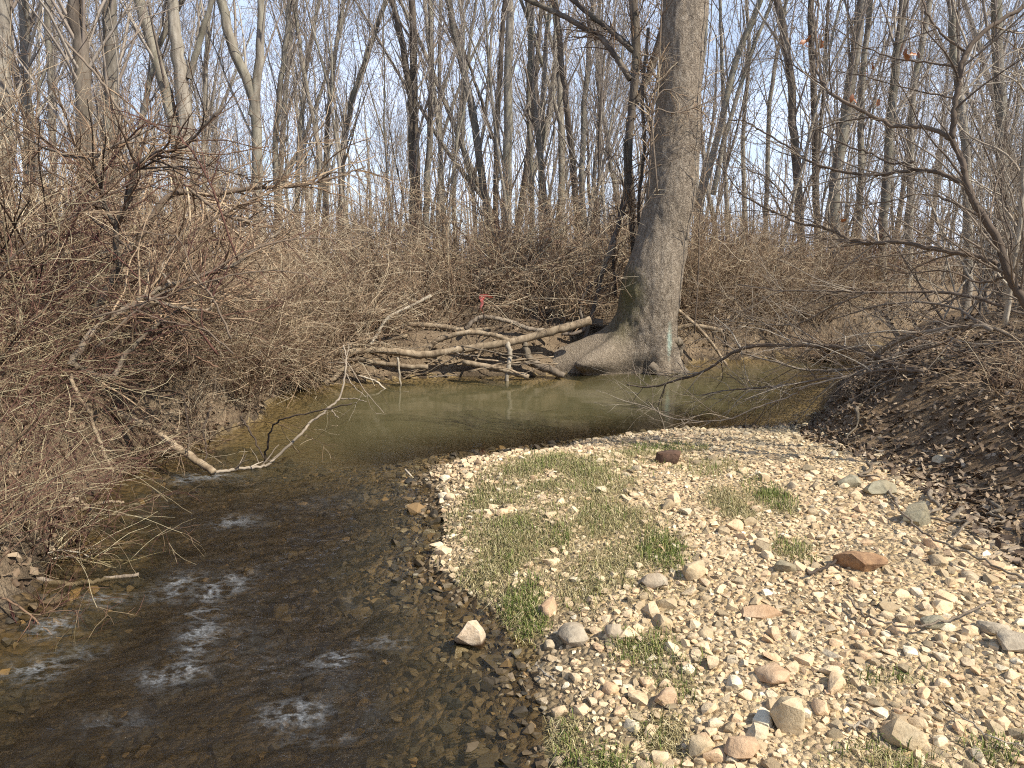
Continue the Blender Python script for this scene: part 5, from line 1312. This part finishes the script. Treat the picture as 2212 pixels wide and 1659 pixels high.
kd = base_ok & (rng.uniform(size=NG) < 0.85 * dg); kg = base_ok & (rng.uniform(size=NG) < 0.75 * gg)
print('grass', kd.sum(), kg.sum())
M_ = kd.sum(); mobj('dry_grass', blade_mesh('dry_grass', rng, x[kd], y[kd], rng.uniform(0.03, 0.10, M_) * rng.uniform(0.5, 1, M_), rng.uniform(0.0015, 0.0038, M_), rng.uniform(0.9, 1.1, M_), M_DRY, rng.uniform(0, 1, M_)), kind='stuff', label='flattened straw-coloured grass on the bar', cat='grass')
M_ = kg.sum(); mobj('green_grass', blade_mesh('green_grass', rng, x[kg], y[kg], rng.uniform(0.025, 0.085, M_), rng.uniform(0.002, 0.0045, M_), rng.uniform(0.1, 0.8, M_), M_GREEN, rng.uniform(0, 1, M_)), kind='stuff', label='tufts of fresh green grass on the bar', cat='grass')

# ================================================================== leaf litter and small sticks on the banks
def leaf_proto(seed):
    rng = np.random.default_rng(seed)
    N = 5; t = np.linspace(0, 1, N)
    w = np.array([0.02, 0.36, 0.46, 0.30, 0.0]) * rng.uniform(0.7, 1.1) * (1 + 0.25 * rng.normal(size=N))
    curl = rng.uniform(-0.9, 0.9); bend = rng.uniform(-0.7, 0.9)
    zc = bend * (t - 0.5) ** 2; side = curl * np.abs(w)
    V = np.concatenate([np.c_[t - 0.5, -np.abs(w) / 1.6, zc + side * 0.7], np.c_[t - 0.5, 0 * t, zc], np.c_[t - 0.5, np.abs(w) / 1.6, zc + side * rng.uniform(0.2, 1)]])
    i = np.arange(N - 1)
    F = np.concatenate([np.stack([i, i + 1, N + i + 1, N + i], -1), np.stack([N + i, N + i + 1, 2 * N + i + 1, 2 * N + i], -1)])
    return V, F
LP = [leaf_proto(700 + k) for k in range(10)]
def leaf_mat(name, per_object):
    m, n, l, b = new_mat(name)
    tone = n.new('ShaderNodeObjectInfo').outputs['Random'] if per_object else attr(n, 'tone')
    r = ramp(n, [(0.0, (0.065, 0.042, 0.026)), (0.35, (0.155, 0.105, 0.065)), (0.65, (0.26, 0.19, 0.125)), (0.9, (0.34, 0.26, 0.175)), (1.0, (0.42, 0.34, 0.25))]); l.new(tone, r.inputs['Fac'])
    l.new(r.outputs['Color'], b.inputs['Base Color']); b.inputs['Roughness'].default_value = 0.7; b.inputs['Specular IOR Level'].default_value = 0.3
    return m
M_LEAF = leaf_mat('dry_leaf', False); M_LEAF_OBJ = leaf_mat('single_dry_leaf', True)
def litter(name, label, rng, x, y, smin, smax, zoff=0.012, tilt=0.5, parent=None, nbig=0):
    M = len(x); z = H(x, y) + zoff * rng.uniform(0.2, 2.0, M); s = rng.uniform(smin, smax, M); RMl, EUl = euler_mats(rng, M, tilt); tn = np.clip(rng.normal(0.40, 0.24, M), 0, 0.92)
    kk = rng.integers(0, len(LP), M); bigset = set()
    if nbig:
        sc_ = s / np.hypot(x, y); vis = np.abs(x) < 0.74 * y; sc_[~vis] = 0; bigset = set(np.argsort(-sc_)[:nbig].tolist())
    Vs, Fs, Ts, nv = [], [], [], 0
    bm_ = np.zeros(M, bool); bm_[list(bigset)] = True
    for k, (V, F) in enumerate(LP):
        ids = np.where((kk == k) & ~bm_)[0]
        if not len(ids): continue
        W_ = np.einsum('mij,vj->mvi', RMl[ids], V) * s[ids][:, None, None] + np.stack([x[ids], y[ids], z[ids]], -1)[:, None, :]
        Vs.append(W_.reshape(-1, 3)); Fs.append((F[None] + (np.arange(len(ids)) * len(V))[:, None, None]).reshape(-1, 4) + nv); nv += len(ids) * len(V); Ts.append(np.repeat(tn[ids], len(V)))
    mobj(name, raw_mesh(name, np.concatenate(Vs), [np.concatenate(Fs)], {'tone': np.concatenate(Ts)}, True, M_LEAF), parent, kind='stuff', label=label)
    if nbig:
        LM = [raw_mesh('leaf', V, [F], None, True, M_LEAF_OBJ) for V, F in LP]
        for i in bigset:
            o = bpy.data.objects.new('leaf', LM[kk[i]]); o.location = (x[i], y[i], z[i] + 0.006); o.rotation_euler = EUl[i]; o.scale = (s[i],) * 3; link(o, parent)
rng = np.random.default_rng(180)
N_ = 32000; x = rng.uniform(1.9, 6.5, N_); y = rng.uniform(2.2, 9.0, N_); _, dw, db, rt = terrain(x, y)
k = rt & (dw > 0.02) & (db > -0.10) & (rng.uniform(size=N_) < np.exp(-np.maximum(db, 0) / 1.6) * 0.98); litter('leaf_litter', 'brown dead leaves strewn over the right bank', rng, x[k], y[k], 0.028, 0.075, 0.012, 0.45, RBANK, 290)
N_ = 22600; x = rng.uniform(-8, -1.5, N_); y = rng.uniform(2.0, 11, N_); _, dw, db, rt = terrain(x, y)
k = (~rt) & (dw > 0.0) & (rng.uniform(size=N_) < np.exp(-dw / 1.8)); litter('leaf_litter', 'brown dead leaves on the left bank', rng, x[k], y[k], 0.03, 0.085, 0.02, 0.6, FLOOR)
N_ = 12600; x = rng.uniform(-3.5, 9, N_); y = rng.uniform(9, 15, N_); _, dw, db, rt = terrain(x, y)
k = (~rt) & (dw > 0.05) & (rng.uniform(size=N_) < np.exp(-dw / 2.0)); litter('leaf_litter', 'brown dead leaves on the far bank', rng, x[k], y[k], 0.04, 0.09, 0.02, 0.6, FLOOR)

rng = np.random.default_rng(185)
N_ = 9000; x = rng.uniform(-7, 8, N_); y = rng.uniform(2.2, 14, N_); _, dw, db, rt = terrain(x, y)
k = (~rt) & (dw > 0.1) & (db > 1.5) & (rng.uniform(size=N_) < np.exp(-dw / 1.5)); litter('caught_leaves', 'curled dead leaves caught among the bramble twigs', rng, x[k], y[k], 0.03, 0.07, 0.55, 1.2, FLOOR)

def stick_litter(name, label, rng, x, y, lmin, lmax, mat, zmul, tlo, thi, r=(0.002, 0.006), parent=None, down=0.0):
    M = len(x); z = H(x, y) + rng.uniform(0.0, 1.0, M) ** 1.5 * zmul
    a = rng.uniform(0, 6.283, M); d = np.stack([np.cos(a), np.sin(a), rng.normal(size=M) * 0.35 - down], 1)
    P, R = grow(rng, np.stack([x, y, z], 1), d, rng.uniform(lmin, lmax, M), rng.uniform(r[0], r[1], M), 0.0015, 5, 0.17)
    tb = Tubes(); tb.add(P, R, 3, rng.uniform(tlo, thi, M))
    s, dd, rr_, _ = spawn(rng, P, R, M, 0.2, 1, 25, 70); P2, R2 = grow(rng, s, dd, rng.uniform(0.1, 0.35, M), 0.0025, 0.0012, 3, 0.18); tb.add(P2, R2, 3, rng.uniform(tlo, thi, M))
    mobj(name, tb.mesh(name, mat), parent, kind='stuff', label=label)
rng = np.random.default_rng(190)
def pick(n, x0, x1, y0, y1, right, dmax, dlo=-0.05):
    x = rng.uniform(x0, x1, n * 12); y = rng.uniform(y0, y1, n * 12); _, dw, db, rt = terrain(x, y)
    d = np.minimum(dw, np.where(right, db, 1e9)) if right else dw
    k = (rt == right) & (dw > dlo) & (rng.uniform(size=len(x)) < np.exp(-np.maximum(d, 0) / dmax)) & (~right | (db > 0)); return x[k][:n], y[k][:n]
x, y = pick(3000, -5, -1.8, 2.2, 9.0, False, 0.55); stick_litter('twig_litter', 'dead twigs and stalks matted down the left bank', rng, x, y, 0.25, 0.9, M_THICKET, 0.6, 0.0, 1.0, (0.002, 0.006), parent=FLOOR, down=0.25)
x, y = pick(2000, -3.0, 0.9, 8.2, 10.7, False, 0.36); stick_litter('twig_litter', 'dead twigs matted among the driftwood on the far bank', rng, x, y, 0.3, 1.0, M_THICKET, 0.35, 0.25, 1.0, (0.003, 0.008), parent=FLOOR, down=0.1)
x, y = pick(1100, 1.8, 9, 10.5, 15, False, 0.7); stick_litter('twig_litter', 'dead twigs on the far bank right of the leaning tree', rng, x, y, 0.3, 1.0, M_THICKET, 0.4, 0.25, 1.0, (0.003, 0.007), parent=FLOOR)
x, y = pick(1300, 2.0, 6, 2.4, 8.5, True, 0.8); stick_litter('twig_litter', 'dead twigs and rootlets on the right bank', rng, x, y, 0.2, 0.7, M_GREYTWIG, 0.16, 0.3, 1.0, parent=RBANK)
# a heap of bleached stalks trailing into the water in the left corner
drawn('stalk_heap', 'heap of bleached stalks trailing into the water in the near left corner', 'brush', [
    Yl([(-60, 1195 + 14 * i), (60, 1205 + 11 * i), (150, 1190 + 14 * i), (240 + 12 * (i % 3), 1222 + 5 * i)], 3.6, 3.7, 2.6, 1.4) for i in range(6)], M_PALE, M_CANE, 195, (60, 120, 0), (0.4, 0.2, 0.1), tone=(0.2, 1.0), droop=0.04, k=6, rest='stalk', first='stalk')
drawn('red_cane', 'red thorny cane hanging over the riffle in the near left corner', 'cane', [
    Yl([(-40, 1270), (40, 1310), (110, 1370), (170, 1400), (220, 1440)], 3.0, 2.9, 3, 1.2), Yl([(-30, 1380), (50, 1350), (110, 1320), (150, 1280)], 3.0, 3.1, 2.4, 1)], M_CANE, M_CANE, 196, (24, 30, 0), (0.25, 0.12, 0.1), tone=(0.0, 0.4), k=6)
drawn('red_cane', 'long red cane slanting up from the near left bank across the bramble', 'cane', [
    Yl([(-40, 885), (0, 868), (106, 819), (194, 777), (247, 770), (335, 734), (423, 695), (529, 674), (610, 660)], 4.6, 5.6, 2.8, 1.2)], M_CANE, M_CANE, 197, (30, 40, 0), (0.3, 0.15, 0.1), tone=(0.0, 0.4), k=6)

# last russet leaves still hanging in the arching tree
rng = np.random.default_rng(198)
M_RUSSET, n, l, b = new_mat('russet_leaf')
r = ramp(n, [(0, (0.16, 0.05, 0.015)), (1, (0.36, 0.14, 0.05))]); oi = n.new('ShaderNodeObjectInfo'); l.new(oi.outputs['Random'], r.inputs['Fac']); l.new(r.outputs['Color'], b.inputs['Base Color'])
leaf_branch = None
RL = [raw_mesh('hanging_leaf', V, [F], None, True, M_RUSSET) for V, F in LP[:4]]
tree_o = [o for o in COL.objects if o.name == 'bank_tree'][0]
leaf_branch = [o for o in tree_o.children if o.name.startswith('branch')][1]
for i, (u, v) in enumerate([(1735, 90), (1741, 100), (1746, 84), (1770, 80), (1778, 62), (1773, 96), (1948, 102), (1954, 112), (1960, 122), (1972, 120), (1985, 118), (1841, 212), (1848, 216), (1869, 156), (1886, 142), (1813, 460), (1822, 478), (1895, 222), (2194, 100), (2204, 106), (1700, 88)]):
    o = bpy.data.objects.new('hanging_leaf', RL[i % 4]); o.location = Vector(at(u, v, 5.2 + 0.3 * rng.normal())) - tree_o.location; o.rotation_euler = rng.uniform(0, 6, 3); o.scale = (0.06,) * 3; link(o, leaf_branch)

# long single canes arching out of the left bank thicket
rng = np.random.default_rng(210)
for i in range(26):
    u0 = rng.uniform(-120, 330); v0 = rng.uniform(560, 860); Y0 = rng.uniform(4.6, 6.2)
    ln = rng.uniform(260, 620); rise = rng.uniform(60, 330)
    a = [(u0 + ln * t, v0 - rise * math.sin(t * rng.uniform(1.5, 2.3)) + rng.normal() * 5) for t in (0, 0.2, 0.4, 0.6, 0.8, 1.0)]
    if i % 3 == 0: a = [(u0 + 200 - (q[0] - u0) * 0.7, q[1] - 40) for q in a]
    drawn('bramble_cane', near_label('long thin %s cane' % ('red' if i % 2 else 'grey'), at(*a[3], Y0)) or ('long thin %s cane arching %s out of the left bank bramble' % ('red' if i % 2 else 'grey', 'up to the left' if i % 3 == 0 else 'out to the right')), 'cane', [Yl(a, Y0, Y0 + rng.uniform(-0.3, 0.8), rng.uniform(1.8, 3.2), 1.0)], M_CANE if i % 2 else M_GREYTWIG, M_CANE, 2100 + i,
          (16, 22, 0), (0.35, 0.18, 0.1), group='single canes over the left bank', tone=(0.0, 0.6), k=5, ltone=(0.0, 0.45))

# roots laid bare on the face of the right bank
rng = np.random.default_rng(230)
for i, (u, v) in enumerate([(1850, 880), (1900, 900), (1960, 905), (2030, 940), (2100, 960), (2160, 1010), (1880, 850), (2060, 890), (2190, 930)]):
    p = gnd(u, v, 0.4)
    for _ in range(8): p = gnd(u, v, H(p[0], p[1])[0] + 0.02)
    a = []
    for t in range(5):
        q = p + np.array([-0.05 * t * rng.uniform(0.3, 1.6) - 0.02 * i % 0.06, -0.09 * t + rng.normal() * 0.03, 0]); a.append(np.array([q[0], q[1], H(q[0], q[1])[0] + 0.018 + 0.02 * rng.uniform(), 0.013 * (1 - t / 6) * rng.uniform(0.7, 1.3)]))
    L = smooth_line(np.array(a), 5, 0.004, rng); tb = Tubes(); L = np.vstack([L[:1], L, L[-1:]]); L[0, 3] = L[-1, 3] = 0.0006; tb.add(L[:, :3], L[:, 3], 7)
    o = mobj('exposed_root', tb.shift(L[0, :3]).mesh('exposed_root', M_ROOT), label=near_label('thin root bare on the leafy bank', p) or 'thin root laid bare on the leafy face of the right bank', cat='root', group='roots bare on the right bank'); o.location = L[0, :3]
